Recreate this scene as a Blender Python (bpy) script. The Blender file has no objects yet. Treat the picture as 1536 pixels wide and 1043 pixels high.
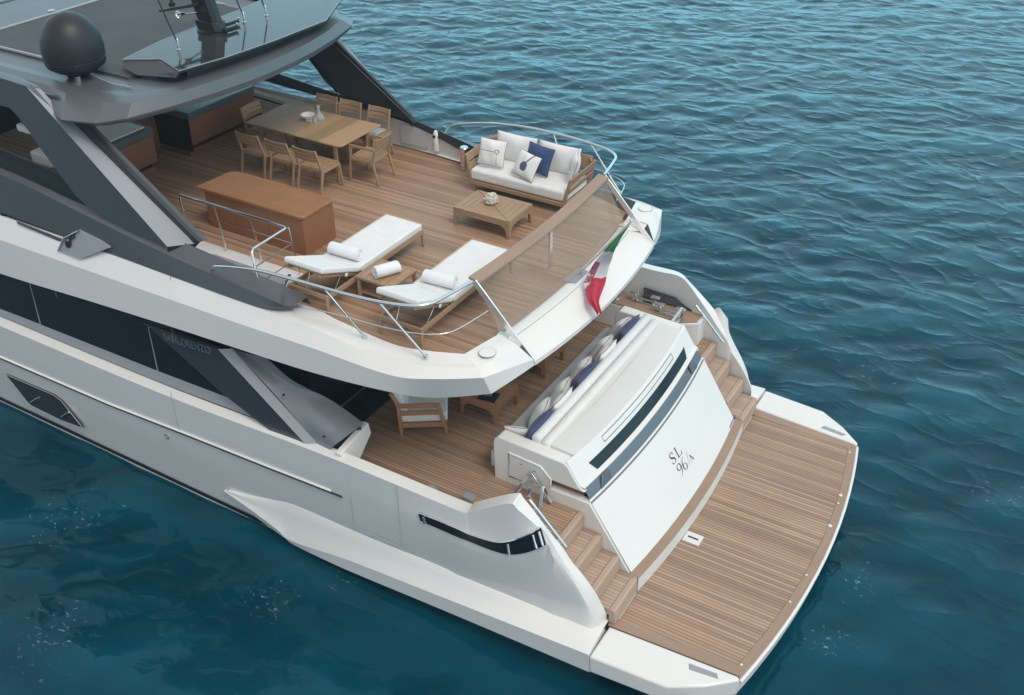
import bpy, bmesh, math, random
import numpy as np
from mathutils import Vector, Matrix
random.seed(7)
SC = bpy.context.scene
COL = SC.collection
R = math.radians

# ---------------------------------------------------------------- camera, sky, sun, exposure
cd = bpy.data.cameras.new('camera'); cam = bpy.data.objects.new('camera', cd); COL.objects.link(cam)
cd.sensor_width = 36.0; cd.lens = 36.0 * 1547.57 / 1536.0
cd.clip_start = 0.1; cd.clip_end = 20000
cam.matrix_world = Matrix(((0.8588232, -0.2841168, 0.4262632, 3.726),
                           (0.5122697, 0.4788707, -0.7129253, -11.5),
                           (-0.0015709, 0.8306386, 0.5568098, 11.385),
                           (0, 0, 0, 1)))
SC.camera = cam
SUN_EL, SUN_AZ = 58.0, -20.0        # azimuth of the sun measured from +X (aft) towards +Y
w = bpy.data.worlds.new('World'); SC.world = w; w.use_nodes = True
nt = w.node_tree; nt.nodes.clear()
sky = nt.nodes.new('ShaderNodeTexSky'); sky.sky_type = 'NISHITA'; sky.sun_disc = False
sky.sun_elevation = R(SUN_EL); sky.sun_rotation = R(90 - SUN_AZ)
sky.air_density = 1.0; sky.dust_density = 3.0; sky.ozone_density = 1.0; sky.altitude = 0
hs = nt.nodes.new('ShaderNodeHueSaturation'); hs.inputs['Saturation'].default_value = 0.45
bg = nt.nodes.new('ShaderNodeBackground'); bg.inputs['Strength'].default_value = 0.075
# thin bright overcast in front of the blue sky: neutral overhead, bluer towards the horizon
tcw = nt.nodes.new('ShaderNodeTexCoord'); spw = nt.nodes.new('ShaderNodeSeparateXYZ'); rw_ = nt.nodes.new('ShaderNodeValToRGB')
nzw = nt.nodes.new('ShaderNodeTexNoise'); nzw.inputs['Scale'].default_value = 2.5; nzw.inputs['Detail'].default_value = 4
e = rw_.color_ramp.elements; e[0].position = 0.0; e[0].color = (0.58, 0.76, 0.86, 1); e[1].position = 1.0; e[1].color = (0.37, 0.36, 0.35, 1)
m1 = e.new(0.30); m1.color = (0.44, 0.52, 0.57, 1); m2 = e.new(0.62); m2.color = (0.34, 0.345, 0.345, 1)
bc = nt.nodes.new('ShaderNodeBackground'); ad = nt.nodes.new('ShaderNodeAddShader'); wo = nt.nodes.new('ShaderNodeOutputWorld')
mm_ = nt.nodes.new('ShaderNodeMapRange'); mm_.inputs[1].default_value = 0.3; mm_.inputs[2].default_value = 0.7; mm_.inputs[3].default_value = 0.85; mm_.inputs[4].default_value = 1.2
nt.links.new(tcw.outputs['Generated'], spw.inputs[0]); nt.links.new(spw.outputs[2], rw_.inputs[0])
nt.links.new(tcw.outputs['Generated'], nzw.inputs['Vector']); nt.links.new(nzw.outputs[0], mm_.inputs[0]); 
dt_ = nt.nodes.new('ShaderNodeVectorMath'); dt_.operation = 'DOT_PRODUCT'; dt_.inputs[1].default_value = (0.05, 1.0, 0.0)   # added gradient: far sky brightened for the sea, near side dimmed for the hull
md_ = nt.nodes.new('ShaderNodeMapRange'); md_.inputs[1].default_value = -1; md_.inputs[2].default_value = 1; md_.inputs[3].default_value = 0.78; md_.inputs[4].default_value = 2.1
ml_ = nt.nodes.new('ShaderNodeMath'); ml_.operation = 'MULTIPLY'
nt.links.new(tcw.outputs['Generated'], dt_.inputs[0]); nt.links.new(dt_.outputs['Value'], md_.inputs[0]); nt.links.new(md_.outputs[0], ml_.inputs[0]); nt.links.new(mm_.outputs[0], ml_.inputs[1]); nt.links.new(ml_.outputs[0], bc.inputs[1])
# low far sky tinted blue, added so the distant water reflects teal
fb_ = nt.nodes.new('ShaderNodeMapRange'); fb_.inputs[1].default_value = -0.1; fb_.inputs[2].default_value = 0.8
lw_ = nt.nodes.new('ShaderNodeMapRange'); lw_.inputs[1].default_value = 0.0; lw_.inputs[2].default_value = 0.75; lw_.inputs[3].default_value = 1.0; lw_.inputs[4].default_value = 0.15
fm_ = nt.nodes.new('ShaderNodeMath'); fm_.operation = 'MULTIPLY'; mx_ = nt.nodes.new('ShaderNodeMix'); mx_.data_type = 'RGBA'; mx_.blend_type = 'MULTIPLY'; mx_.inputs[7].default_value = (0.36, 0.93, 1.04, 1)
nt.links.new(dt_.outputs['Value'], fb_.inputs[0]); nt.links.new(spw.outputs[2], lw_.inputs[0]); nt.links.new(fb_.outputs[0], fm_.inputs[0]); nt.links.new(lw_.outputs[0], fm_.inputs[1])
nt.links.new(fm_.outputs[0], mx_.inputs[0]); nt.links.new(rw_.outputs[0], mx_.inputs[6]); nt.links.new(mx_.outputs[2], bc.inputs[0])
nt.links.new(sky.outputs[0], hs.inputs['Color']); nt.links.new(hs.outputs[0], bg.inputs[0])
nt.links.new(bg.outputs[0], ad.inputs[0]); nt.links.new(bc.outputs[0], ad.inputs[1]); nt.links.new(ad.outputs[0], wo.inputs[0])
sd = bpy.data.lights.new('sun', 'SUN'); so = bpy.data.objects.new('sun', sd); COL.objects.link(so)
sd.energy = 1.15; sd.angle = R(22); sd.color = (1.0, 0.955, 0.89)
sv = Vector((math.cos(R(SUN_EL)) * math.cos(R(SUN_AZ)), math.cos(R(SUN_EL)) * math.sin(R(SUN_AZ)), math.sin(R(SUN_EL))))
so.rotation_euler = sv.to_track_quat('Z', 'Y').to_euler()
SC.view_settings.view_transform = 'Standard'; SC.view_settings.look = 'None'
SC.view_settings.exposure = 0.0; SC.view_settings.gamma = 1.0

# ---------------------------------------------------------------- materials
def newmat(name, col, rough=0.5, metal=0.0, coat=0.0, spec=None):
    m = bpy.data.materials.new(name); m.use_nodes = True
    b = m.node_tree.nodes['Principled BSDF']
    b.inputs['Base Color'].default_value = (*col, 1); b.inputs['Roughness'].default_value = rough
    b.inputs['Metallic'].default_value = metal; b.inputs['Coat Weight'].default_value = coat
    b.inputs['Coat Roughness'].default_value = 0.08
    if spec is not None: b.inputs['Specular IOR Level'].default_value = spec
    return m
def N(m, t, **kw):
    n = m.node_tree.nodes.new(t)
    for k, v in kw.items(): setattr(n, k, v)
    return n
def LK(m, a, b): m.node_tree.links.new(a, b)
def mth(m, op, a, b=None):
    n = N(m, 'ShaderNodeMath', operation=op)
    for i, v in enumerate((a, b)):
        if v is None: continue
        if isinstance(v, (int, float)): n.inputs[i].default_value = v
        else: LK(m, v, n.inputs[i])
    return n.outputs[0]
def mixc(m, fac, a, b, mode='MIX'):
    n = N(m, 'ShaderNodeMix', data_type='RGBA', blend_type=mode)
    for i, v in ((0, fac), (6, a), (7, b)):
        if isinstance(v, (int, float)): n.inputs[i].default_value = v
        elif isinstance(v, tuple): n.inputs[i].default_value = (*v, 1) if len(v) == 3 else v
        else: LK(m, v, n.inputs[i])
    return n.outputs[2]
def varied(m, col, amt=0.08, scale=3.0, rough=None, ramp=(0.35, 0.65)):
    """soft tonal and gloss variation (dirt, handling) over a surface"""
    b = m.node_tree.nodes['Principled BSDF']
    tc = N(m, 'ShaderNodeTexCoord'); nz = N(m, 'ShaderNodeTexNoise')
    nz.inputs['Scale'].default_value = scale; nz.inputs['Detail'].default_value = 6
    LK(m, tc.outputs['Object'], nz.inputs['Vector'])
    mr = N(m, 'ShaderNodeMapRange'); LK(m, nz.outputs[0], mr.inputs[0])
    mr.inputs[1].default_value, mr.inputs[2].default_value = ramp
    dark = tuple(c * (1 - amt) for c in col)
    LK(m, mixc(m, mr.outputs[0], dark, col), b.inputs['Base Color'])
    if rough:
        m2 = N(m, 'ShaderNodeMapRange'); LK(m, nz.outputs[0], m2.inputs[0])
        m2.inputs[3].default_value, m2.inputs[4].default_value = rough
        LK(m, m2.outputs[0], b.inputs['Roughness'])
    return m
def gel(name, col, rough=(0.20, 0.30), amt=0.018, coat=0.25):
    return varied(newmat(name, col, 0.3, coat=coat), col, amt, 1.3, rough)
def wood(name, col, axis='X', planks=None, seam=0.0045, seamcol=(0.06, 0.04, 0.03), amt=0.35, rough=0.55, coat=0.0, seamfac=0.85, grain=38):
    """teak: stretched grain; planks = board width in metres lays seams between boards"""
    m = newmat(name, col, rough, coat=coat); b = m.node_tree.nodes['Principled BSDF']
    tc = N(m, 'ShaderNodeTexCoord'); sp = N(m, 'ShaderNodeSeparateXYZ'); LK(m, tc.outputs['Object'], sp.inputs[0])
    ai = {'X': 0, 'Y': 1, 'Z': 2}[axis]; along = sp.outputs[ai]
    across = sp.outputs[1] if ai == 0 else sp.outputs[0]
    rnd = None
    if planks:
        q = mth(m, 'DIVIDE', across, planks); fl = mth(m, 'FLOOR', q); fr = mth(m, 'FRACT', q)
        wn = N(m, 'ShaderNodeTexWhiteNoise', noise_dimensions='1D'); LK(m, fl, wn.inputs['W']); rnd = wn.outputs[0]
    mp = N(m, 'ShaderNodeMapping'); LK(m, tc.outputs['Object'], mp.inputs[0])
    sc = [grain, grain, grain]; sc[ai] = 1.6; mp.inputs['Scale'].default_value = sc
    if rnd:
        cb = N(m, 'ShaderNodeCombineXYZ'); LK(m, mth(m, 'MULTIPLY', rnd, 37.0), cb.inputs[ai]); LK(m, cb.outputs[0], mp.inputs['Location'])
    g = N(m, 'ShaderNodeTexNoise'); g.inputs['Scale'].default_value = 1.0; g.inputs['Detail'].default_value = 5
    LK(m, mp.outputs[0], g.inputs['Vector'])
    n2 = N(m, 'ShaderNodeTexNoise'); n2.inputs['Scale'].default_value = 1.1; n2.inputs['Detail'].default_value = 3
    LK(m, tc.outputs['Object'], n2.inputs['Vector'])
    f = mth(m, 'MULTIPLY', g.outputs[0], 0.55); f = mth(m, 'ADD', f, mth(m, 'MULTIPLY', n2.outputs[0], 0.35))
    if rnd: f = mth(m, 'ADD', f, mth(m, 'MULTIPLY', mth(m, 'SUBTRACT', rnd, 0.5), 0.55))
    mr = N(m, 'ShaderNodeMapRange'); LK(m, f, mr.inputs[0]); mr.inputs[1].default_value = 0.2; mr.inputs[2].default_value = 0.75
    lo = tuple(c * (1 - amt) for c in col); hi = tuple(min(1, c * (1 + amt * 0.5)) for c in col)
    c = mixc(m, mr.outputs[0], lo, hi)
    if planks and planks < .1:
        # sun-silvered and foot-worn areas
        n3 = N(m, 'ShaderNodeTexNoise'); n3.inputs['Scale'].default_value = 0.7; n3.inputs['Detail'].default_value = 5; n3.inputs['Roughness'].default_value = 0.65
        LK(m, tc.outputs['Object'], n3.inputs['Vector'])
        m3 = N(m, 'ShaderNodeMapRange'); LK(m, n3.outputs[0], m3.inputs[0]); m3.inputs[1].default_value = 0.42; m3.inputs[2].default_value = 0.72; m3.inputs[4].default_value = 0.22
        gv = sum(col) / 3; c = mixc(m, m3.outputs[0], c, (gv * 1.32, gv * 1.08, gv * .9))
    if planks:
        s = mth(m, 'LESS_THAN', fr, seam / planks)
        c = mixc(m, mth(m, 'MULTIPLY', s, seamfac), c, seamcol)
    LK(m, c, b.inputs['Base Color'])
    bp = N(m, 'ShaderNodeBump'); bp.inputs['Strength'].default_value = 0.12; bp.inputs['Distance'].default_value = 0.004
    LK(m, g.outputs[0], bp.inputs['Height']); LK(m, bp.outputs[0], b.inputs['Normal'])
    return m
def fabric(name, col, amt=0.06):
    m = varied(newmat(name, col, 0.9), col, amt, 5.0); b = m.node_tree.nodes['Principled BSDF']
    b.inputs['Sheen Weight'].default_value = 0.2
    tc = N(m, 'ShaderNodeTexCoord'); nz = N(m, 'ShaderNodeTexNoise'); nz.inputs['Scale'].default_value = 7; nz.inputs['Detail'].default_value = 8
    LK(m, tc.outputs['Object'], nz.inputs['Vector'])
    bp = N(m, 'ShaderNodeBump'); bp.inputs['Strength'].default_value = 0.35; bp.inputs['Distance'].default_value = 0.03
    LK(m, nz.outputs[0], bp.inputs['Height']); LK(m, bp.outputs[0], b.inputs['Normal'])
    return m

M = {}
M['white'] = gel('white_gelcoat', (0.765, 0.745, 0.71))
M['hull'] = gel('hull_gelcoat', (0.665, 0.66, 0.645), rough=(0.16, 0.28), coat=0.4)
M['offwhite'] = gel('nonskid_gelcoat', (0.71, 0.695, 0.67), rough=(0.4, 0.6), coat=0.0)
M['grey'] = gel('grey_metallic_paint', (0.112, 0.121, 0.132), rough=(0.36, 0.48), coat=0.15); M['grey'].node_tree.nodes['Principled BSDF'].inputs['Metallic'].default_value = 0.35
M['lightgrey'] = gel('light_grey_paint', (0.30, 0.31, 0.33), rough=(0.25, 0.4))
M['darkface'] = gel('slate_dark_paint', (0.035, 0.042, 0.052), rough=(0.25, 0.4), coat=0.3)
M['chrome_letter'] = newmat('chrome_letter', (0.42, 0.45, 0.5), 0.25, metal=0.8)
M['darkgrey'] = gel('dark_grey_paint', (0.030, 0.032, 0.036), rough=(0.3, 0.5), coat=0.2)
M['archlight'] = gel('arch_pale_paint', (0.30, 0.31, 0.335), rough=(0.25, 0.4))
M['gloss'] = gel('gloss_grey_paint', (0.030, 0.034, 0.038), rough=(0.04, 0.08), coat=0.0)
M['canvas'] = varied(newmat('roof_canvas', (0.062, 0.068, 0.075), 0.75), (0.062, 0.068, 0.075), 0.2, 2.0)
M['black'] = newmat('black_plastic', (0.012, 0.013, 0.014), 0.38)
M['dome'] = varied(newmat('matt_black_dome', (0.015, 0.016, 0.018), 0.5), (0.015, 0.016, 0.018), 0.15, 2, (0.4, 0.5))
M['glass'] = newmat('black_glass', (0.009, 0.012, 0.017), 0.05, spec=0.3)
M['hullglass'] = newmat('hull_window_glass', (0.035, 0.038, 0.042), 0.08, spec=0.4)
M['blueglass'] = newmat('slate_glass', (0.13, 0.145, 0.165), 0.16, metal=0.2)
M['steel'] = newmat('polished_steel', (0.72, 0.72, 0.72), 0.12, metal=1.0)
M['satin'] = newmat('satin_steel', (0.86, 0.86, 0.85), 0.32, metal=0.85)
M['joint'] = newmat('panel_joint', (0.40, 0.40, 0.39), 0.6)
M['seam'] = newmat('seam_line', (0.16, 0.16, 0.16), 0.6)
M['caulk'] = newmat('dark_caulk', (0.035, 0.028, 0.024), 0.7)
M['deck'] = wood('teak_deck', (0.41, 0.258, 0.165), 'X', 0.052, 0.0075, seamcol=(0.075, 0.048, 0.034), amt=0.3)
M['deck_platform'] = wood('teak_platform', (0.41, 0.262, 0.172), 'X', 0.056, 0.009, seamcol=(0.08, 0.05, 0.035), amt=0.34)
M['deck_step'] = wood('teak_step', (0.46, 0.33, 0.245), 'X', 0.06, 0.006, seamcol=(0.10, 0.065, 0.05), amt=0.16)
M['deck_up'] = wood('teak_upper', (0.385, 0.232, 0.143), 'X', 0.058, 0.006, seamcol=(0.14, 0.085, 0.055), amt=0.36, seamfac=0.7)
M['margin'] = wood('teak_margin', (0.35, 0.235, 0.165), 'Y', amt=0.22)
M['margin_step'] = wood('teak_nosing', (0.47, 0.335, 0.25), 'Y', amt=0.15)
M['marginx'] = wood('teak_margin_long', (0.35, 0.235, 0.165), 'X', amt=0.22)
M['teak'] = wood('furniture_teak', (0.40, 0.255, 0.15), 'X', amt=0.3)
M['teaky'] = wood('furniture_teak_y', (0.40, 0.255, 0.15), 'Y', amt=0.3)
M['teakz'] = wood('furniture_teak_z', (0.40, 0.255, 0.15), 'Z', amt=0.3)
M['teakred_y'] = wood('oiled_teak_y', (0.42, 0.22, 0.12), 'Y', amt=0.25)
M['tabletop'] = wood('tabletop_teak', (0.39, 0.245, 0.135), 'Y', 0.30, 0.001, amt=0.3)
M['teakred'] = wood('oiled_teak', (0.42, 0.22, 0.12), 'X', amt=0.25)
M['counter'] = wood('varnished_wood', (0.36, 0.165, 0.072), 'X', amt=0.38, rough=0.3, coat=0.4, grain=20)
M['counter_face'] = wood('walnut_face', (0.30, 0.13, 0.062), 'Z', amt=0.18, rough=0.35, coat=0.2, grain=20)
M['walnut'] = wood('dark_walnut', (0.24, 0.11, 0.062), 'Y', amt=0.2, rough=0.4)
M['cushion'] = fabric('white_fabric', (0.76, 0.755, 0.735))
M['towel'] = fabric('towel', (0.78, 0.78, 0.80), 0.04)
M['navy'] = fabric('navy_fabric', (0.035, 0.065, 0.16))
M['greyfab'] = fabric('grey_fabric', (0.36, 0.36, 0.37))
M['piping'] = newmat('red_piping', (0.20, 0.05, 0.05), 0.8)
M['print'] = newmat('slate_print', (0.09, 0.11, 0.19), 0.85)
M['redprint'] = newmat('red_print', (0.42, 0.10, 0.08), 0.85)
M['coral'] = varied(newmat('coral', (0.74, 0.71, 0.64), 0.85), (0.74, 0.71, 0.64), 0.3, 30)
M['ceramic'] = newmat('ceramic', (0.7, 0.68, 0.64), 0.3)
M['green'] = fabric('flag_green', (0.012, 0.20, 0.07)); M['red'] = fabric('flag_red', (0.45, 0.012, 0.045)); M['flagwhite'] = fabric('flag_white', (0.52, 0.53, 0.55))
M['crest'] = newmat('flag_crest', (0.28, 0.08, 0.10), 0.85); M['crestblue'] = newmat('flag_crest_blue', (0.07, 0.08, 0.20), 0.85)
def clear(name, tint, alpha):
    m = newmat(name, tint, 0.02); b = m.node_tree.nodes['Principled BSDF']
    tr = N(m, 'ShaderNodeBsdfTransparent'); mx = N(m, 'ShaderNodeMixShader'); mx.inputs[0].default_value = alpha
    LK(m, tr.outputs[0], mx.inputs[1]); LK(m, b.outputs[0], mx.inputs[2]); LK(m, mx.outputs[0], m.node_tree.nodes['Material Output'].inputs[0])
    return m
M['pane'] = clear('clear_pane', (0.46, 0.33, 0.23), 0.22)
M['pillartop'] = gel('pillar_top_paint', (0.20, 0.21, 0.225), rough=(0.25, 0.4))
M['smoke'] = clear('smoked_pane', (0.02, 0.03, 0.035), 0.55)
M['crystal'] = clear('crystal', (0.6, 0.65, 0.67), 0.22)

# ---------------------------------------------------------------- mesh helpers
def link(name, verts, faces, mat, parent=None, angle=35, bevel=0, solid=0, mats=None, fm=None, seg=2):
    me = bpy.data.meshes.new(name); me.from_pydata([tuple(v) for v in verts], [], faces)
    for mm in (mats or [mat]): me.materials.append(M[mm])
    if fm: me.polygons.foreach_set('material_index', fm)
    me.polygons.foreach_set('use_smooth', [True] * len(me.polygons))
    me.validate(); me.update()
    bm = bmesh.new(); bm.from_mesh(me); bmesh.ops.recalc_face_normals(bm, faces=bm.faces); bm.to_mesh(me); bm.free()
    me.set_sharp_from_angle(angle=R(angle))
    o = bpy.data.objects.new(name, me); COL.objects.link(o)
    if parent: o.parent = parent
    if solid:
        s = o.modifiers.new('solid', 'SOLIDIFY'); s.thickness = solid; s.offset = 0
        e = o.modifiers.new('split', 'EDGE_SPLIT'); e.split_angle = R(angle)
    if bevel:
        b = o.modifiers.new('bevel', 'BEVEL'); b.width = bevel; b.segments = seg; b.limit_method = 'ANGLE'; b.angle_limit = R(40)
    return o
def tag(o, label=None, cat=None, group=None, kind=None):
    if label: o['label'] = label
    if cat: o['category'] = cat
    if group: o['group'] = group
    if kind: o['kind'] = kind
    return o
def empty(name, loc=(0, 0, 0), rz=0, label=None, cat=None, group=None):
    o = bpy.data.objects.new(name, None); COL.objects.link(o); o.location = loc; o.rotation_euler = (0, 0, R(rz))
    o.empty_display_size = 0.1
    return tag(o, label, cat, group)
def copy_tree(o, parent=None):
    c = o.copy(); COL.objects.link(c); c.parent = parent
    for ch in list(KIDS(o)): copy_tree(ch, c)
    return c
def KIDS(o): return [x for x in COL.objects if x.parent == o]
def cr(p0, p1, p2, p3, t):
    return 0.5 * ((2 * p1) + (-p0 + p2) * t + (2 * p0 - 5 * p1 + 4 * p2 - p3) * t * t + (-p0 + 3 * p1 - 3 * p2 + p3) * t ** 3)
def spline(pts, n=6, closed=False):
    P = [Vector(p) for p in pts]; out = []; L = len(P)
    for i in range(L if closed else L - 1):
        g = (lambda k: P[k % L]) if closed else (lambda k: P[min(max(k, 0), L - 1)])
        for j in range(n): out.append(cr(g(i - 1), g(i), g(i + 1), g(i + 2), j / n))
    if not closed: out.append(P[-1])
    return out
class MB:
    def __init__(s): s.v = []; s.f = []; s.m = []; s.k = 0
    def add(s, v, f):
        o = len(s.v); s.v += [Vector(p) for p in v]; s.f += [tuple(i + o for i in q) for q in f]; s.m += [s.k] * len(f); return s
    def box(s, x0, x1, y0, y1, z0, z1, mat=None):
        v = [Vector((x, y, z)) for x in (x0, x1) for y in (y0, y1) for z in (z0, z1)]
        if mat: v = [mat @ p for p in v]
        return s.add(v, [(0, 1, 3, 2), (4, 6, 7, 5), (0, 4, 5, 1), (2, 3, 7, 6), (0, 2, 6, 4), (1, 5, 7, 3)])
    def bar(s, a, b, wx, wy, taper=1.0, up=(0, 0, 1)):
        """a rectangular bar from a to b, wx wide, wy deep, end scaled by taper"""
        a, b = Vector(a), Vector(b); d = (b - a).normalized(); u = Vector(up)
        if abs(d.dot(u)) > 0.95: u = Vector((1, 0, 0))
        sx = u.cross(d).normalized(); sy = d.cross(sx).normalized(); v = []
        if abs(d.dot(Vector((0, 0, 1)))) > 0.95: sx = Vector((1, 0, 0)); sy = Vector((0, 1, 0))
        for p, k in ((a, 1), (b, taper)):
            for i, j in ((-1, -1), (1, -1), (1, 1), (-1, 1)): v.append(p + sx * (i * wx / 2 * k) + sy * (j * wy / 2 * k))
        return s.add(v, [(0, 3, 2, 1), (4, 5, 6, 7), (0, 1, 5, 4), (1, 2, 6, 5), (2, 3, 7, 6), (3, 0, 4, 7)])
    def tube(s, pts, r, n=8, closed=False, cap=True, rs=None):
        P = [Vector(p) for p in pts]; L = len(P); v = []; up = None
        for i, p in enumerate(P):
            a = P[(i - 1) % L] if (i > 0 or closed) else p; b = P[(i + 1) % L] if (i < L - 1 or closed) else p
            d = (b - a).normalized()
            if up is None: up = Vector((0, 0, 1)) if abs(d.z) < 0.9 else Vector((1, 0, 0))
            sx = d.cross(up).normalized(); up = sx.cross(d).normalized(); rr = rs[i] if rs else r
            for k in range(n):
                t = 2 * math.pi * k / n; v.append(p + sx * (math.cos(t) * rr) + up * (math.sin(t) * rr))
        f = []
        for i in range(L if closed else L - 1):
            for k in range(n):
                a, b = i * n + k, i * n + (k + 1) % n; c, d_ = ((i + 1) % L) * n + (k + 1) % n, ((i + 1) % L) * n + k
                f.append((a, b, c, d_))
        if cap and not closed: f += [tuple(range(n - 1, -1, -1)), tuple((L - 1) * n + k for k in range(n))]
        return s.add(v, f)
    def lathe(s, prof, c=(0, 0, 0), n=24, ax=None):
        v = []; f = []; c = Vector(c)
        for r, z in prof:
            for k in range(n):
                t = 2 * math.pi * k / n; p = Vector((math.cos(t) * r, math.sin(t) * r, z))
                v.append(c + (ax @ p if ax else p))
        L = len(prof)
        for i in range(L - 1):
            for k in range(n): f.append((i * n + k, i * n + (k + 1) % n, (i + 1) * n + (k + 1) % n, (i + 1) * n + k))
        f += [tuple(range(n - 1, -1, -1)), tuple((L - 1) * n + k for k in range(n))]
        return s.add(v, f)
    def prism(s, poly, d):
        """poly (3-D points of one flat outline) pushed along vector d"""
        n = len(poly); P = [Vector(p) for p in poly]; d = Vector(d)
        v = P + [p + d for p in P]
        return s.add(v, [tuple(range(n)), tuple(range(2 * n - 1, n - 1, -1))] + [(i, (i + 1) % n, n + (i + 1) % n, n + i) for i in range(n)])
    def build(s, name, mat, parent=None, **kw): return link(name, s.v, s.f, mat, parent, **kw)
def box(name, mat, parent, x0, x1, y0, y1, z0, z1, bevel=0, **kw): return MB().box(x0, x1, y0, y1, z0, z1).build(name, mat, parent, bevel=bevel, **kw)
def prism(name, mat, parent, poly, d, bevel=0, **kw): return MB().prism(poly, d).build(name, mat, parent, bevel=bevel, **kw)
def tube(name, mat, parent, pts, r, n=8, closed=False, **kw): return MB().tube(pts, r, n, closed).build(name, mat, parent, angle=60, **kw)
def patch(name, mat, parent, rows, nu=5, nv=1, solid=0, smooth_v=False, **kw):
    """surface through rows of points; nu cuts along each row (curved), nv cuts across"""
    G = [spline(r, nu) if nu > 1 else [Vector(p) for p in r] for r in rows]
    if nv > 1:
        cols = []
        for j in range(len(G[0])):
            c = [G[i][j] for i in range(len(G))]
            if smooth_v: cols.append(spline(c, nv))
            else:
                o = []
                for i in range(len(c) - 1): o += [c[i].lerp(c[i + 1], k / nv) for k in range(nv)]
                cols.append(o + [c[-1]])
        G = [[cols[j][i] for j in range(len(cols))] for i in range(len(cols[0]))]
    n = len(G[0]); v = [p for r in G for p in r]
    f = [(i * n + j, i * n + j + 1, (i + 1) * n + j + 1, (i + 1) * n + j) for i in range(len(G) - 1) for j in range(n - 1)]
    return link(name, v, f, mat, parent, solid=solid, **kw)
def mir(pts): return [(p[0], -p[1], p[2]) for p in pts]
def txt(s, size, mat, name, parent, mtx, extrude=0.002):
    c = bpy.data.curves.new('lettering', 'FONT'); c.body = s; c.size = size; c.extrude = extrude; c.align_x = 'CENTER'; c.align_y = 'CENTER'
    o = bpy.data.objects.new('lettering', c); COL.objects.link(o)
    dg = bpy.context.evaluated_depsgraph_get(); me = bpy.data.meshes.new_from_object(o.evaluated_get(dg))
    bpy.data.objects.remove(o); me.materials.clear(); me.materials.append(M[mat]); me.transform(mtx)
    r = bpy.data.objects.new(name, me); COL.objects.link(r); r.parent = parent; return r

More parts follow.
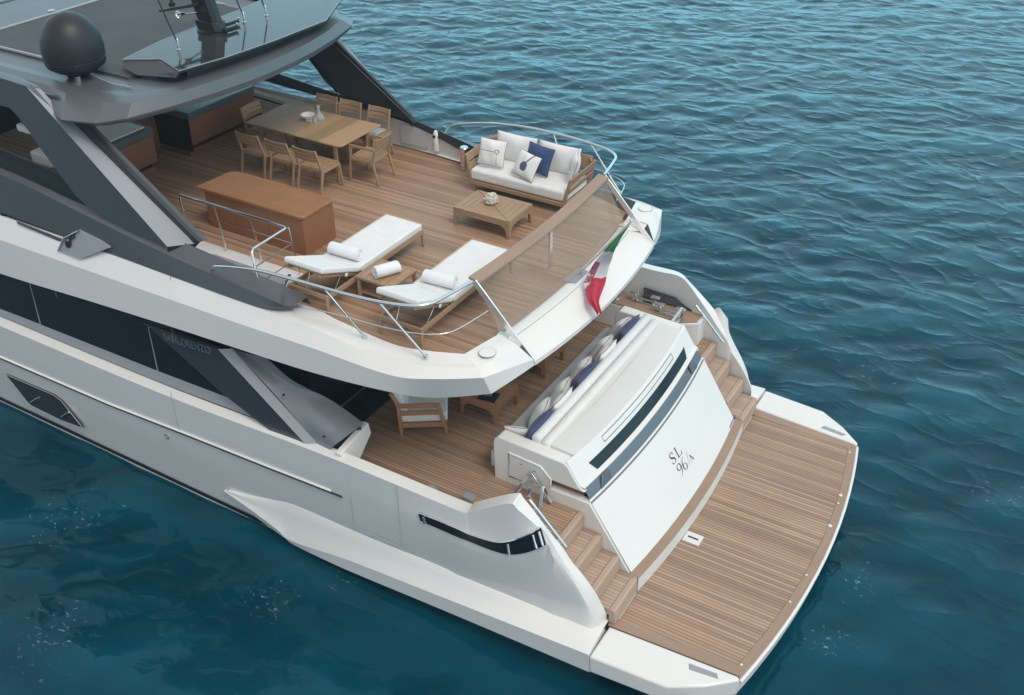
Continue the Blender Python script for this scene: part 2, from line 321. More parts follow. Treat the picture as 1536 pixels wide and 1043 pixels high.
# ---------------------------------------------------------------- the sea: real wave geometry near the yacht, flat to the horizon
def make_sea():
    m = bpy.data.materials.new('sea_water'); m.use_nodes = True; M['sea'] = m
    b = m.node_tree.nodes['Principled BSDF']
    b.inputs['Roughness'].default_value = 0.06; b.inputs['IOR'].default_value = 1.333; b.inputs['Specular IOR Level'].default_value = 0.75; b.inputs['Specular Tint'].default_value = (0.26, 0.76, 1.0, 1)
    tc = N(m, 'ShaderNodeTexCoord')
    a = N(m, 'ShaderNodeTexNoise'); a.inputs['Scale'].default_value = 0.11; a.inputs['Detail'].default_value = 4; LK(m, tc.outputs['Object'], a.inputs['Vector'])
    mr = N(m, 'ShaderNodeMapRange'); LK(m, a.outputs[0], mr.inputs[0]); mr.inputs[1].default_value = 0.35; mr.inputs[2].default_value = 0.68
    col = mixc(m, mr.outputs[0], (0.0002, 0.026, 0.044), (0.0003, 0.035, 0.057))
    sz = N(m, 'ShaderNodeSeparateXYZ'); LK(m, tc.outputs['Object'], sz.inputs[0])
    ht = N(m, 'ShaderNodeMapRange'); LK(m, sz.outputs[2], ht.inputs[0]); ht.inputs[1].default_value = -0.012; ht.inputs[2].default_value = 0.05
    col = mixc(m, ht.outputs[0], col, (0.0012, 0.066, 0.098))  # crests lightened by height, painting in light passing through the wave tops
    # churned froth where water slaps the sponson and stern, and stray flecks
    def spot(c, r):
        v = N(m, 'ShaderNodeVectorMath', operation='DISTANCE'); LK(m, tc.outputs['Object'], v.inputs[0]); v.inputs[1].default_value = c
        q = N(m, 'ShaderNodeMapRange', interpolation_type='SMOOTHSTEP'); LK(m, v.outputs['Value'], q.inputs[0])
        q.inputs[1].default_value = 0.0; q.inputs[2].default_value = r; q.inputs[3].default_value = 1; q.inputs[4].default_value = 0
        return q.outputs[0]
    spots = None
    for c, r in SPOTS:
        s = spot(c, r); spots = s if spots is None else mth(m, 'MAXIMUM', spots, s)
    mp = N(m, 'ShaderNodeMapping'); LK(m, tc.outputs['Object'], mp.inputs[0]); mp.inputs['Rotation'].default_value = (0, 0, R(-31)); mp.inputs['Scale'].default_value = (0.9, 1.35, 1)
    n1 = N(m, 'ShaderNodeTexNoise'); n1.inputs['Scale'].default_value = 10.5; n1.inputs['Detail'].default_value = 7; n1.inputs['Roughness'].default_value = 0.72; n1.inputs['Distortion'].default_value = 0.6
    LK(m, mp.outputs[0], n1.inputs['Vector'])
    th = mth(m, 'SUBTRACT', 0.80, mth(m, 'MULTIPLY', spots, 0.222))
    fo = mth(m, 'MULTIPLY', mth(m, 'SUBTRACT', n1.outputs[0], th), 9.0); cl = N(m, 'ShaderNodeClamp'); LK(m, fo, cl.inputs[0])
    fac = mth(m, 'MULTIPLY', cl.outputs[0], 0.75)
    LK(m, mixc(m, fac, col, (0.30, 0.46, 0.54)), b.inputs['Base Color'])
    LK(m, mth(m, 'ADD', 0.06, mth(m, 'MULTIPLY', fac, 0.6)), b.inputs['Roughness'])
    # small ripples on top of the modelled waves
    n2 = N(m, 'ShaderNodeTexNoise', noise_type='RIDGED_MULTIFRACTAL'); n2.inputs['Scale'].default_value = 1.1; n2.inputs['Detail'].default_value = 6; n2.inputs['Roughness'].default_value = 0.55; n2.inputs['Offset'].default_value = 0.9; n2.inputs['Gain'].default_value = 1.2; n2.inputs['Distortion'].default_value = 0.25
    LK(m, mp.outputs[0], n2.inputs['Vector'])
    bp = N(m, 'ShaderNodeBump'); bp.inputs['Strength'].default_value = 1.0; bp.inputs['Distance'].default_value = 0.022
    lee = N(m, 'ShaderNodeMapRange', interpolation_type='SMOOTHSTEP'); LK(m, sz.outputs[1], lee.inputs[0]); lee.inputs[1].default_value = -5; lee.inputs[2].default_value = 12; lee.inputs[3].default_value = 0.28; lee.inputs[4].default_value = 1.0
    LK(m, lee.outputs[0], bp.inputs['Strength'])
    LK(m, n2.outputs[0], bp.inputs['Height']); LK(m, bp.outputs[0], b.inputs['Normal'])
    X0, X1, Y0, Y1, st = -48.0, 34.0, -14.0, 70.0, 0.125
    xs = np.arange(X0, X1 + 1e-6, st); ys = np.arange(Y0, Y1 + 1e-6, st)
    X, Y = np.meshgrid(xs, ys, indexing='ij'); Z = np.zeros_like(X); DX = np.zeros_like(X); DY = np.zeros_like(X)
    rg = np.random.default_rng(11)
    for i in range(120):
        lam = float(np.exp(rg.uniform(np.log(0.40), np.log(1.7)))) if i % 5 else float(rg.uniform(1.7, 4.2)); k = 2 * math.pi / lam
        th_ = math.radians(121 + rg.normal(0, 30)); amp = 0.0036 * min(lam, 1.7 + .25 * lam) ** 0.8; ph = rg.uniform(0, 6.28)
        # gusts: every train of waves is patchy, so nothing repeats
        g = 0.55 + 0.45 * np.sin(X * rg.uniform(.03, .16) + ph) * np.cos(Y * rg.uniform(.03, .16) + 2 * ph)
        arg = k * (math.cos(th_) * X + math.sin(th_) * Y) + ph
        Z += amp * g * np.sin(arg); DX += amp * g * math.cos(th_) * np.cos(arg); DY += amp * g * math.sin(th_) * np.cos(arg)
    calm = 0.5 + 0.5 * np.clip((Y + 4) / 14.0, 0, 1)               # lee of the hull is calmer
    edge = np.clip(np.minimum.reduce([X - X0, X1 - X, Y - Y0, Y1 - Y]) / 4.0, 0, 1)
    Z *= calm * edge; DX *= -0.8 * calm * edge; DY *= -0.8 * calm * edge
    nx, ny = X.shape; co = np.stack([X + DX, Y + DY, Z], -1).reshape(-1, 3)
    idx = np.arange(nx * ny).reshape(nx, ny)
    q = np.stack([idx[:-1, :-1], idx[1:, :-1], idx[1:, 1:], idx[:-1, 1:]], -1).reshape(-1, 4)
    B = 9000.0; ext = np.array([[-B, -B, 0], [B, -B, 0], [B, B, 0], [-B, B, 0]]); e0 = nx * ny
    c = [idx[0, 0], idx[-1, 0], idx[-1, -1], idx[0, -1]]
    ring = np.array([[e0, e0 + 1, c[1], c[0]], [e0 + 1, e0 + 2, c[2], c[1]], [e0 + 2, e0 + 3, c[3], c[2]], [e0 + 3, e0, c[0], c[3]]])
    co = np.concatenate([co, ext]); q = np.concatenate([q, ring])
    me = bpy.data.meshes.new('sea'); me.vertices.add(len(co)); me.vertices.foreach_set('co', co.ravel())
    me.loops.add(q.size); me.loops.foreach_set('vertex_index', q.ravel().astype(np.int32))
    me.polygons.add(len(q)); me.polygons.foreach_set('loop_start', np.arange(0, q.size, 4, dtype=np.int32)); me.polygons.foreach_set('loop_total', np.full(len(q), 4, dtype=np.int32))
    me.polygons.foreach_set('use_smooth', np.ones(len(q), dtype=bool)); me.materials.append(m); me.update(calc_edges=True)
    o = bpy.data.objects.new('water', me); COL.objects.link(o)
    tag(o, kind='structure')
SPOTS = [((-3.94, -3.47, 0), 1.2), ((-3.6, 8.23, 0), 1.6), ((2.57, 0.37, 0), 1.5), ((-6.84, -6.39, 0), 2.2), ((-4.6, -4.35, 0), 1.6), ((-8.46, -4.7, 0), 2.2), ((4.06, 3.47, 0), 1.8), ((1.39, 5.84, 0), 1.8), ((2.52, -0.96, 0), 1.5)]
make_sea()
hz_ = MB().box(-9500, 9500, -9500, 9500, -1.5, 12.6); HM = bpy.data.materials.new('haze_air'); HM.use_nodes = True; HM.node_tree.nodes.clear()
pv = HM.node_tree.nodes.new('ShaderNodeVolumePrincipled'); pv.inputs['Color'].default_value = (0.66, 0.92, 1.0, 1); pv.inputs['Density'].default_value = 0.0013; pv.inputs['Anisotropy'].default_value = 0.2
mo_ = HM.node_tree.nodes.new('ShaderNodeOutputMaterial'); HM.node_tree.links.new(pv.outputs[0], mo_.inputs['Volume']); M['haze'] = HM
tag(hz_.build('haze', 'haze'), kind='stuff')

# ---------------------------------------------------------------- the yacht (one thing; everything fixed to it is a part)
Y = empty('motor_yacht', (0, 0, 0), label='white and dark grey motor yacht with teak decks, afloat on the blue sea', cat='yacht')

# --- hull sides, bow to stern. rows: cap inner edge, cap outer edge, above groove, waterline, below
def body_rows(sy):
    """one continuous skin: bow to stern, then the quarter sweeping down to the platform"""
    X = [-29.5, -27, -23, -18, -14, -11, -7.3, -4.6, -3.3]
    Wd = [0.12, 1.55, 2.75, 3.2, 3.26, 3.27, 3.27, 3.27, 3.265]
    zc = [3.3, 3.0, 2.55, 2.1, 1.94, 1.93, 1.95, 2.08, 2.10]
    f = lambda wd, k: wd + k if wd > 3 else wd * (1 - (0.035 - k))
    r0 = [(x, sy * max(wd - .16, .02), z + .035) for x, wd, z in zip(X, Wd, zc)]
    r1 = [(x, sy * wd, z) for x, wd, z in zip(X, Wd, zc)]
    r2 = [(x, sy * f(wd, .015), z - .32) for x, wd, z in zip(X, Wd, zc)]
    r3 = [(x, sy * f(wd, .022), z - .46) for x, wd, z in zip(X, Wd, zc)]
    r4 = [(x, sy * f(wd, .03 if x < -5 else .012), 1.05 if x < -8 else 1.08) for x, wd in zip(X, Wd)]
    r5 = [(x, sy * (f(wd, -.01) - {-4.6: .0, -3.3: .015}.get(x, 0)), .5 if x < -5 else .74) for x, wd in zip(X, Wd)]
    r6 = [(x, sy * f(wd, -.08), -.5) for x, wd in zip(X, Wd)]
    I = [(-2.07, -2.93, 1.95), (-1.98, -2.93, 2.01), (-1.35, -2.93, 2.46), (-1.22, -2.93, 2.42), (-0.98, -2.9, 2.13), (-0.85, -2.89, 1.98), (-0.65, -2.88, 1.77), (-0.51, -2.87, 1.57), (-0.25, -2.85, 1.28), (-0.07, -2.83, 0.97), (-0.05, -2.71, 0.66)]
    O = [(-2.09, -3.19, 2.02), (-1.89, -3.17, 2.07), (-1.35, -3.11, 2.42), (-1.22, -3.09, 2.36), (-1, -3.05, 2.19), (-0.86, -3, 2.05), (-0.69, -2.98, 1.79), (-0.56, -2.97, 1.59), (-0.32, -2.94, 1.27), (-0.15, -2.92, 0.97), (-0.06, -2.86, 0.66)]
    T = [(-2.07, -3.24, 1.74), (-1.87, -3.22, 1.71), (-1.53, -3.19, 1.73), (-1.32, -3.17, 1.82), (-1.09, -3.14, 2), (-0.88, -3.08, 2.21), (-0.7, -3.06, 1.87), (-0.57, -3.05, 1.65), (-0.35, -3.03, 1.34), (-0.19, -3, 1.03), (-0.09, -2.91, 0.66)]
    B = [(-2.05, -3.27, 1.63), (-1.87, -3.26, 1.63), (-1.53, -3.23, 1.61), (-1.27, -3.21, 1.65), (-1.01, -3.18, 1.8), (-0.77, -3.14, 2.02), (-0.7, -3.11, 1.85), (-0.6, -3.08, 1.62), (-0.39, -3.05, 1.31), (-0.22, -3.02, 1.01), (-0.11, -2.94, 0.66)]
    Cc = [(-2.39, -3.22, 0.91), (-2.12, -3.22, 0.9), (-1.81, -3.2, 0.88), (-1.55, -3.18, 0.86), (-1.26, -3.15, 0.83), (-1.01, -3.12, 0.8), (-0.85, -3.1, 0.79), (-0.71, -3.09, 0.74), (-0.58, -3.06, 0.63), (-0.42, -3.02, 0.56), (-0.16, -3.02, 0.66)]
    Md = [tuple(Vector(o).lerp(Vector(c), .55) + Vector((0, -.012, 0))) for i, (o, c) in enumerate(zip(B, Cc))]
    if sy > 0:
        I, O, T, B, Md, Cc = map(mir, (I, O, T, B, Md, Cc))
        I[:4] = [(-2.3, 2.93, 2.665), (-1.98, 2.93, 2.67), (-1.62, 2.93, 2.69), (-1.40, 2.92, 2.56)]
        O[:4] = [(-2.3, 3.12, 2.64), (-1.98, 3.12, 2.65), (-1.66, 3.09, 2.66), (-1.45, 3.07, 2.54)]
        r0[-2:] = [(-4.6, 2.93, 2.64), (-3.3, 2.93, 2.66)]; r1[-2:] = [(-4.6, 3.14, 2.62), (-3.3, 3.12, 2.64)]
    D = [(p[0], p[1] * .99, .3) for p in Cc]
    return [r0 + I, r1 + O, r2 + T, r3 + B, r4 + Md, r5 + Cc, r6 + D]
for sy in (-1, 1):
    rw = body_rows(sy)
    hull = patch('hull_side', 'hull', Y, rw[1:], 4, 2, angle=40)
    patch('bulwark_cap', 'white', hull, rw[:2], 4, 1)
    patch('bulwark_lining', 'offwhite', hull, [rw[0], [(p[0], p[1] - sy * .02, min(1.60, p[2] - .02)) for p in rw[0]], [(p[0], p[1] - sy * .02, min(.6, p[2] - .03)) for p in rw[0]]], 4, 1)
    if sy < 0:
        tube('groove', 'caulk', hull, [(x, -3.312, z) for x, z in ((-18, 1.12), (-14, 1.16), (-11.3, 1.2), (-8.8, 1.235), (-7, 1.33), (-5.4, 1.40))] + [(-4.6, -3.306, 1.435), (-4.0, -3.298, 1.455)], .016, 6)
        tube('groove_lip', 'white', hull, [(x, -3.308, z) for x, z in ((-18, 1.15), (-14, 1.19), (-11.3, 1.23), (-8.8, 1.265), (-7, 1.36), (-5.4, 1.43))] + [(-4.2, -3.296, 1.48)], .018, 6)
        for x in (-7.25, -3.85, -3.0):
            z0 = 1.36 if x < -4 else .95
            tube('panel_joint', 'joint', hull, [(x - .02, -3.268, 2.08), (x, -3.284, 1.75), (x + .02, -3.302, max(z0, 1.05)), (x + .02, -3.299, z0)], .004, 5)
        tube('panel_joint', 'joint', hull, [(-3.83, -3.299, .97), (-3.0, -3.296, .97)], .004, 5)
    for nm, mt, z0, z1 in (('boot_stripe', 'black', .0, .075), ('waterline_stripe', 'white', -.05, .0), ('antifouling', 'black', -.4, -.05)):
        patch(nm, mt, hull, [[(x, sy * (3.19 + .06 * (z + .5) / .66 + .012), z) for x in (-16.0, -11, -8, -5.0)] for z in (z1 + .03, z0 + .03)], 1, 1, solid=.012)
    # mooring opening let into the quarter
    o_ = lambda p, k=.012: (p[0] + .002, p[1] + sy * k, p[2] + .004)
    if sy < 0: fw_t, fw_b = [(-2.66, -3.292, 1.765), (-2.58, -3.288, 1.775)], [(-2.63, -3.297, 1.655), (-2.55, -3.294, 1.65)]
    else: fw_t, fw_b = [(-2.5, 3.29, 1.75)], [(-2.46, 3.295, 1.63)]
    GT = fw_t + [o_(p) for p in rw[2][9:15]]; GB = fw_b + [o_(p) for p in rw[3][9:15]]
    g = patch('fairlead_opening', 'glass', hull, [GT, GB], 4, 2)
    if sy < 0:
        tube('opening_trim', 'steel', g, spline([o_(p, -.008) for p in GT], 5), .012, 6)
        for k, t in ((1, 0), (5, 0), (6, .5), (6, .85)):
            a = Vector(GT[k]).lerp(Vector(GT[min(k + 1, 7)]), t); b = Vector(GB[k]).lerp(Vector(GB[min(k + 1, 7)]), t)
            tube('roller', 'steel', g, [a.lerp(b, .08) + Vector((.005, -.012, 0)), a.lerp(b, .92) + Vector((.005, -.012, 0))], .022, 10)
    # sponson
    T = [(-6.5, -3.3, 0.44), (-5.89, -3.36, 0.38), (-5.3, -3.42, 0.28), (-5.01, -3.43, 0.19), (-3.94, -3.43, 0.36), (-2.5, -3.43, 0.49), (-1.2, -3.42, 0.59), (0.02, -3.39, 0.66)]
    Bm = [(-6.5, -3.3, 0.43), (-5.86, -3.34, 0.25), (-5.21, -3.4, 0.15), (-4.97, -3.41, 0.1), (-3.97, -3.42, 0.12), (-2.52, -3.42, 0.22), (-1.2, -3.41, 0.29), (0.04, -3.38, 0.32)]
    A_ = [(-6.4, -3.3, 0.47), (-5.89, -3.29, 0.58), (-5.44, -3.28, 0.7), (-4.99, -3.28, 0.81), (-4.02, -3.26, 0.84), (-2.63, -3.22, 0.87), (-1.27, -3.14, 0.81), (-0.07, -2.89, 0.65)]
    A_[-1] = (-.012, A_[-1][1], .655)
    A_ = [(p[0], p[1] * .997, p[2]) for p in A_]
    md = [tuple(Vector(a).lerp(Vector(t), .5) + Vector((0, .0, -.018 if 0 < i < 7 else 0))) for i, (a, t) in enumerate(zip(A_, T))]
    if sy > 0: T, Bm, A_, md = mir(T), mir(Bm), mir(A_), mir(md)
    An = [(p[0], p[1] * .95, p[2] + .004) for p in A_]
    sp_ = patch('sponson', 'white', Y, [An, A_, md, T], 5, 3, smooth_v=True)
    patch('sponson_edge', 'white', sp_, [T, Bm, [(p[0], p[1] * .93, p[2] - .02) for p in Bm], [(p[0], p[1] * .9, -.3) for p in Bm]], 5, 1)
    prism('sponson_end', 'white', sp_, [A_[-1], md[-1], T[-1], Bm[-1], (0.0, sy * 2.72, .34)], (-.02, 0, 0))
bow = box('keel_block', 'hull', Y, -24, -.05, -2.9, 2.9, -.6, .55)
# hull window with chrome struts
WP = [(-11.58, -3.32, 0.86), (-10.31, -3.32, 0.89), (-10.13, -3.32, 0.83), (-9.74, -3.32, 0.4), (-10.34, -3.32, 0.34), (-11.09, -3.32, 0.36), (-11.19, -3.32, 0.41)]
hw = prism('hull_window', 'hullglass', Y, WP, (0, .03, 0))
tube('window_frame', 'lightgrey', hw, [(p[0], p[1] + .0, p[2]) for p in WP], .006, 6, closed=True)
for a, b in (((-11.06, -3.33, 0.45), (-10.79, -3.33, 0.65)), ((-10.26, -3.33, 0.44), (-9.98, -3.33, 0.66))): tube('window_strut', 'steel', hw, [a, b], .02, 8)
c = Vector((-7.56, -3.3, 1.1)); MB().lathe([(.045, 0), (.05, .012), (.03, .018), (.028, -.01)], c, 16, Matrix.Rotation(R(90), 3, 'X')).build('exhaust_port', 'steel', Y)

# --- swim platform
PT = 0.62
def arc(xc, xe, ye, n=14, sgn=1): return [(xc - (xc - xe) * (y / ye) ** 2, y) for y in [(-ye + 2 * ye * i / n) for i in range(n + 1)]]
aft = arc(2.085, 1.80, 2.68)
body = [(0.0, -2.78)] + [(x, y) for x, y in aft] + [(0.0, 2.78)]
pl = MB().prism([(x + (.012 if 0 < i < len(body) - 1 else 0), y * .999, PT - .03) for i, (x, y) in enumerate(body)], (0, 0, -.34)).build('swim_platform', 'white', Y, bevel=.03)
inset = [(x - .10, y) for x, y in arc(2.085, 1.80, 2.62)]
MB().prism([(.1, -2.62, PT - .026)] + [(x, y, PT - .026) for x, y in inset] + [(.1, 2.62, PT - .026)], (0, 0, .026)).build('platform_planking', 'deck_platform', pl)
outer = arc(2.085, 1.80, 2.68)
mg = MB(); n = len(outer)
v = []
for i in range(n):
    v += [(inset[i][0] + .004, inset[i][1], PT + .001), (outer[i][0], outer[i][1], PT + .001), (outer[i][0] + .03, outer[i][1] * 1.005, PT - .05)]
mg.add(v, [(3 * i + k, 3 * i + k + 1, 3 * i + k + 4, 3 * i + k + 3) for i in range(n - 1) for k in (0, 1)])
mg.build('platform_margin', 'margin', pl)
for s in (-1, 1):
    prism('platform_side_board', 'marginx', pl, [(0.0, s * 2.62, PT - .02), (1.745, s * 2.535, PT - .02), (1.80, s * 2.68, PT - .02), (0.0, s * 2.785, PT - .02)], (0, 0, .024))
tube('platform_rub_edge', 'white', pl, [(x + .035, y * 1.012, PT - .06) for x, y in outer], .028, 8)
for py, r in ((-2.5, .018), (-1.15, .018), (-.55, .018), (.6, .03), (1.15, .018), (1.35, .03), (2.45, .018)):
    x = 2.085 - .285 * (py / 2.68) ** 2 - .07
    MB().lathe([(r, 0), (r, .008), (r * .6, .012)], (x, py, PT + .001), 14).build('deck_stud', 'ceramic', pl)
h = box('lift_hatch', 'offwhite', pl, .22, .48, -.80, -.58, PT + .001, PT + .012, .004)
box('hatch_slot', 'black', h, .27, .43, -.70, -.67, PT + .010, PT + .014)
for s in (-1, 1):
    W4 = [(0.03, s * 2.80), (0.03, s * 3.39), (1.09, s * 3.31), (1.5, s * 3.05), (1.84, s * 2.74), (1.80, s * 2.695)]
    wg = prism('platform_wing', 'white', Y, [(x, y, PT + .012) for x, y in W4], (0, 0, -.30), bevel=.045, seg=3)
    q = [(1.18, s * 2.83), (1.55, s * 2.80), (1.60, s * 2.87), (1.22, s * 2.92)]
    prism('fender_recess', 'lightgrey', wg, [(x, y, PT + .016) for x, y in q], (0, 0, -.01), bevel=.003)
# --- threshold board between stern door and platform
BW = .14
def bowx(x, y, w=2.05, b=BW): return x + b * (1 - (y / w) ** 2)
ys = [-2.04 + 4.08 * i / 16 for i in range(17)]
v = []
for y in ys: v += [(bowx(-.06, y), y, .875), (bowx(.075, y), y, .875), (bowx(.082, y), y, .862), (bowx(.085, y), y, .60)]
th = MB(); th.add(v, [(4 * i + k, 4 * i + k + 1, 4 * i + k + 5, 4 * i + k + 4) for i in range(16) for k in (0, 1)])
thr = th.build('stern_threshold', 'margin', Y)
MB().add(v, [(4 * i + 2, 4 * i + 3, 4 * i + 7, 4 * i + 6) for i in range(16)]).build('threshold_riser', 'offwhite', thr)
# --- stern door and sofa module
def strip(name, mat, par, a, b, w0=2.0, w1=2.0, n=16, off=0, **kw):
    """curved band across the stern from profile point a to b (x, z), half widths w0, w1"""
    rows = []
    for (x, z), wd in ((a, w0), (b, w1)): rows.append([(bowx(x, y, 2.05) + off, y, z) for y in [(-wd + 2 * wd * i / n) for i in range(n + 1)]])
    return patch(name, mat, par, rows, 1, kw.pop('nv', 1), **kw)
door = strip('stern_door', 'white', Y, (-.705, 1.845), (-.06, .876), 2.0, 1.99, nv=2)
strip('door_gap', 'seam', door, (-.725, 1.865), (-.705, 1.845), 2.0, 2.0)
side_prof = [(-2.235, 1.64), (-2.255, 2.28), (-2.235, 2.36), (-2.17, 2.42), (-1.14, 2.385), (-1.08, 2.35), (-.90, 2.075), (-.80, 2.0), (-1.32, 2.0), (-1.42, 1.86), (-.86, 1.86), (-.70, 1.84), (-.70, 1.64)]
mod = empty('stern_seating_module'); mod.parent = Y
for s in (-1, 1):
    # each end cheek of the module is a moulded slab
    prism('end_cheek', 'white', mod, [(x, s * 2.02, z) for x, z in side_prof[:9]] + [(-1.42, s * 2.02, 1.86), (-1.42, s * 2.02, 1.64)], (0, -s * .20, 0), bevel=.02, seg=3)
    prism('lower_cheek', 'white', mod, [(-1.425, s * 2.04, 1.64), (-1.425, s * 2.04, 1.86), (-.72, s * 2.04, 1.86), (-.70, s * 2.04, 1.84), (-.72, s * 2.04, 1.0), (-.06, s * 2.04, .865), (-.06, s * 2.04, .60), (-1.425, s * 2.04, .60)] if False else [(-1.425, s * 2.035, .62), (-1.425, s * 2.035, 1.86), (-.72, s * 2.035, 1.86), (-.07, s * 2.02, .87), (-.07, s * 2.02, .62)], (0, -s * .12, 0), bevel=.008)
    box('recess', 'walnut', mod, -1.42, -.86, s * 1.86 - .06, s * 1.86 + .06, 1.862, 1.998)
    rp = prism('recess_panel', 'offwhite', mod, [(x, s * 2.022, z) for x, z in ((-1.98, 1.80), (-1.98, 2.20), (-1.50, 2.17), (-1.34, 2.02), (-1.34, 1.88), (-1.60, 1.80))], (0, s * .002, 0))
    prism('panel_frame', 'white', rp, [(x, s * 2.022, z) for x, z in ((-2.01, 1.77), (-2.01, 2.23), (-1.49, 2.20), (-1.31, 2.03), (-1.31, 1.85), (-1.60, 1.77))], (0, s * .0012, 0))
    tube('panel_rim', 'white', rp, [(x, s * 2.026, z) for x, z in ((-1.99, 1.79), (-1.99, 2.215), (-1.49, 2.185), (-1.325, 2.025), (-1.325, 1.87), (-1.60, 1.79))], .014, 6, closed=True)
    for x, z in ((-1.8, 2.08), (-1.58, 2.05)): box('socket_cover', 'seam', rp, x - .02, x + .02, s * 2.022, s * 2.028, z, z + .012)
    MB().lathe([(.018, 0), (.02, .006), (.01, .008)], (-1.66, s * 2.024, 1.93), 12, Matrix.Rotation(R(90 * -s), 3, 'X')).build('socket', 'black', rp)
base = box('seat_base', 'white', mod, -2.42, -1.4, -1.82, 1.82, 1.64, 1.92, .01)
strip('module_top', 'offwhite', mod, (-1.48, 2.43), (-1.09 - .02, 2.40), 1.82, 1.82)
prism('module_core', 'white', mod, [(-1.48, -1.82, 2.425), (-1.48, -1.82, 1.7), (-.98, -1.82, 1.7), (-.98, -1.82, 2.2), (-1.10, -1.82, 2.392)], (0, 3.64, 0))
strip('module_crest', 'white', mod, (-1.12, 2.40), (-1.085, 2.36), 2.0, 2.0)
ch = strip('module_chamfer', 'white', mod, (-1.085, 2.36), (-.90, 2.075), 2.0, 2.0, nv=3)
strip('stern_window', 'glass', ch, (-.992, 2.216), (-.903, 2.08), 1.66, 1.57, off=.004)
strip('hatch_line', 'seam', ch, (-1.075, 2.35), (-1.069, 2.34), 1.2, 1.2, off=.003)
strip('hatch_line', 'seam', ch, (-1.028, 2.277), (-1.022, 2.267), 1.2, 1.2, off=.003)
for yy in (-1.2, 1.2): tube('hatch_line', 'seam', ch, [(bowx(-1.072, yy) + .003, yy, 2.346), (bowx(-1.025, yy) + .003, yy, 2.273)], .003, 4)
lip = strip('stern_lip', 'white', mod, (-.90, 2.075), (-.835, 2.055), 2.0, 1.99)
strip('stern_lip_edge', 'white', lip, (-.835, 2.055), (-.838, 2.028), 1.99, 1.98)
strip('stern_glass_strip', 'blueglass', mod, (-.842, 2.03), (-.748, 1.893), 1.98, 1.98)
strip('strip_sill', 'white', mod, (-.748, 1.893), (-.725, 1.862), 2.0, 2.0)
strip('sill_shadow_gap', 'seam', mod, (-.750, 1.896), (-.748, 1.892), 1.98, 1.98, off=.003)
# chrome brackets at the ends of the strip
for s in (-1, 1):
    prism('strip_bracket', 'blueglass', mod, [(bowx(-.80, 1.62), s * 1.42, 2.04), (bowx(-.74, 1.62), s * 1.44, 1.90), (bowx(-.74, 1.8), s * 1.72, 1.90), (bowx(-.80, 1.8), s * 1.60, 2.04)], (.02, 0, 0), bevel=.008)
# module cushions
seat = box('seat_cushion', 'greyfab', mod, -2.40, -1.72, -1.80, 1.80, 1.92, 2.06, .04, seg=3)
for k, (x0, x1, zt) in enumerate(((-1.745, -1.60, 2.52), (-1.60, -1.45, 2.47))):
    p0 = []
    MB().lathe([(.0001, -1.84), (.05, -1.84), (.075, -1.82), (.075, 1.82), (.05, 1.84), (.0001, 1.84)], ((x0 + x1) / 2, 0, zt - .075), 18, Matrix.Rotation(R(90), 3, 'X')).build('bolster', 'cushion', mod, angle=60)
    box('back_cushion', 'cushion', mod, x0, x1, -1.83, 1.83, 2.0, zt - .06, .02)
# lettering on the stern door: thin serif strokes cut as flat ribbons
def dpt(u, t): return Vector((bowx(-.705, u, 2.05) + .645 / 1.164 * t + .004, u, 1.845 - .969 / 1.164 * t + .0035))
def ribbon(mb, pts, wd, n=6):
    P = spline([(p[0], p[1], 0) for p in pts], n); L = len(P); v = []
    for i, p in enumerate(P):
        d = (P[min(i + 1, L - 1)] - P[max(i - 1, 0)]).normalized(); q = Vector((-d.y, d.x, 0)); t = i / (L - 1) * (len(wd) - 1); k = min(int(t), len(wd) - 2)
        ww = wd[k] + (wd[k + 1] - wd[k]) * (t - k)
        for s in (-.5, .5): c = p + q * ww * s; v.append(dpt(c.x, c.y))
    mb.add(v, [(2 * i, 2 * i + 1, 2 * i + 3, 2 * i + 2) for i in range(L - 1)])
lt = MB()
ribbon(lt, [(-.062, .425), (-.075, .396), (-.11, .388), (-.148, .41), (-.142, .45), (-.10, .474), (-.062, .50), (-.062, .54), (-.10, .558), (-.145, .548), (-.158, .515)], (.006, .006, .010, .022, .026, .022, .008, .006, .006))
ribbon(lt, [(-.060, .43), (-.063, .39)], (.004, .010), 1); ribbon(lt, [(-.158, .51), (-.160, .555)], (.010, .004), 1)
ribbon(lt, [(.045, .39), (.045, .556)], (.020, .020), 1); ribbon(lt, [(.012, .390), (.080, .390)], (.005, .005), 1)
ribbon(lt, [(.012, .557), (.155, .557)], (.005, .007), 1); ribbon(lt, [(.150, .558), (.172, .510)], (.018, .004), 1)
ribbon(lt, [(-.070, .607), (-.115, .625), (-.125, .665), (-.100, .70), (-.055, .70), (-.022, .665), (-.03, .625), (-.070, .607)], (.005, .012, .020, .010, .005, .012, .018, .005))
ribbon(lt, [(-.020, .65), (-.022, .70), (-.050, .755), (-.115, .797)], (.020, .018, .010, .004))
ribbon(lt, [(.080, .792), (.035, .770), (.028, .725), (.055, .692), (.095, .695), (.130, .73), (.122, .772), (.080, .792)], (.005, .012, .020, .010, .005, .012, .018, .005))
ribbon(lt, [(.025, .74), (.028, .69), (.065, .63), (.130, .600)], (.020, .018, .010, .004))
ribbon(lt, [(.262, .600), (.185, .800)], (.005, .005), 1)
ribbon(lt, [(.262, .793), (.305, .692)], (.005, .005), 1); ribbon(lt, [(.300, .690), (.350, .793)], (.018, .018), 1); ribbon(lt, [(.250, .794), (.275, .794)], (.004, .004), 1); ribbon(lt, [(.330, .794), (.368, .794)], (.004, .004), 1)
lt.build('door_lettering', 'black', door)
nb = MB()
for k in range(9): ribbon(nb, [(1.72 + k * .042, 1.135), (1.745 + k * .042, 1.135)], (.03, .03), 1)
nb.build('builder_nameplate', 'print', door)

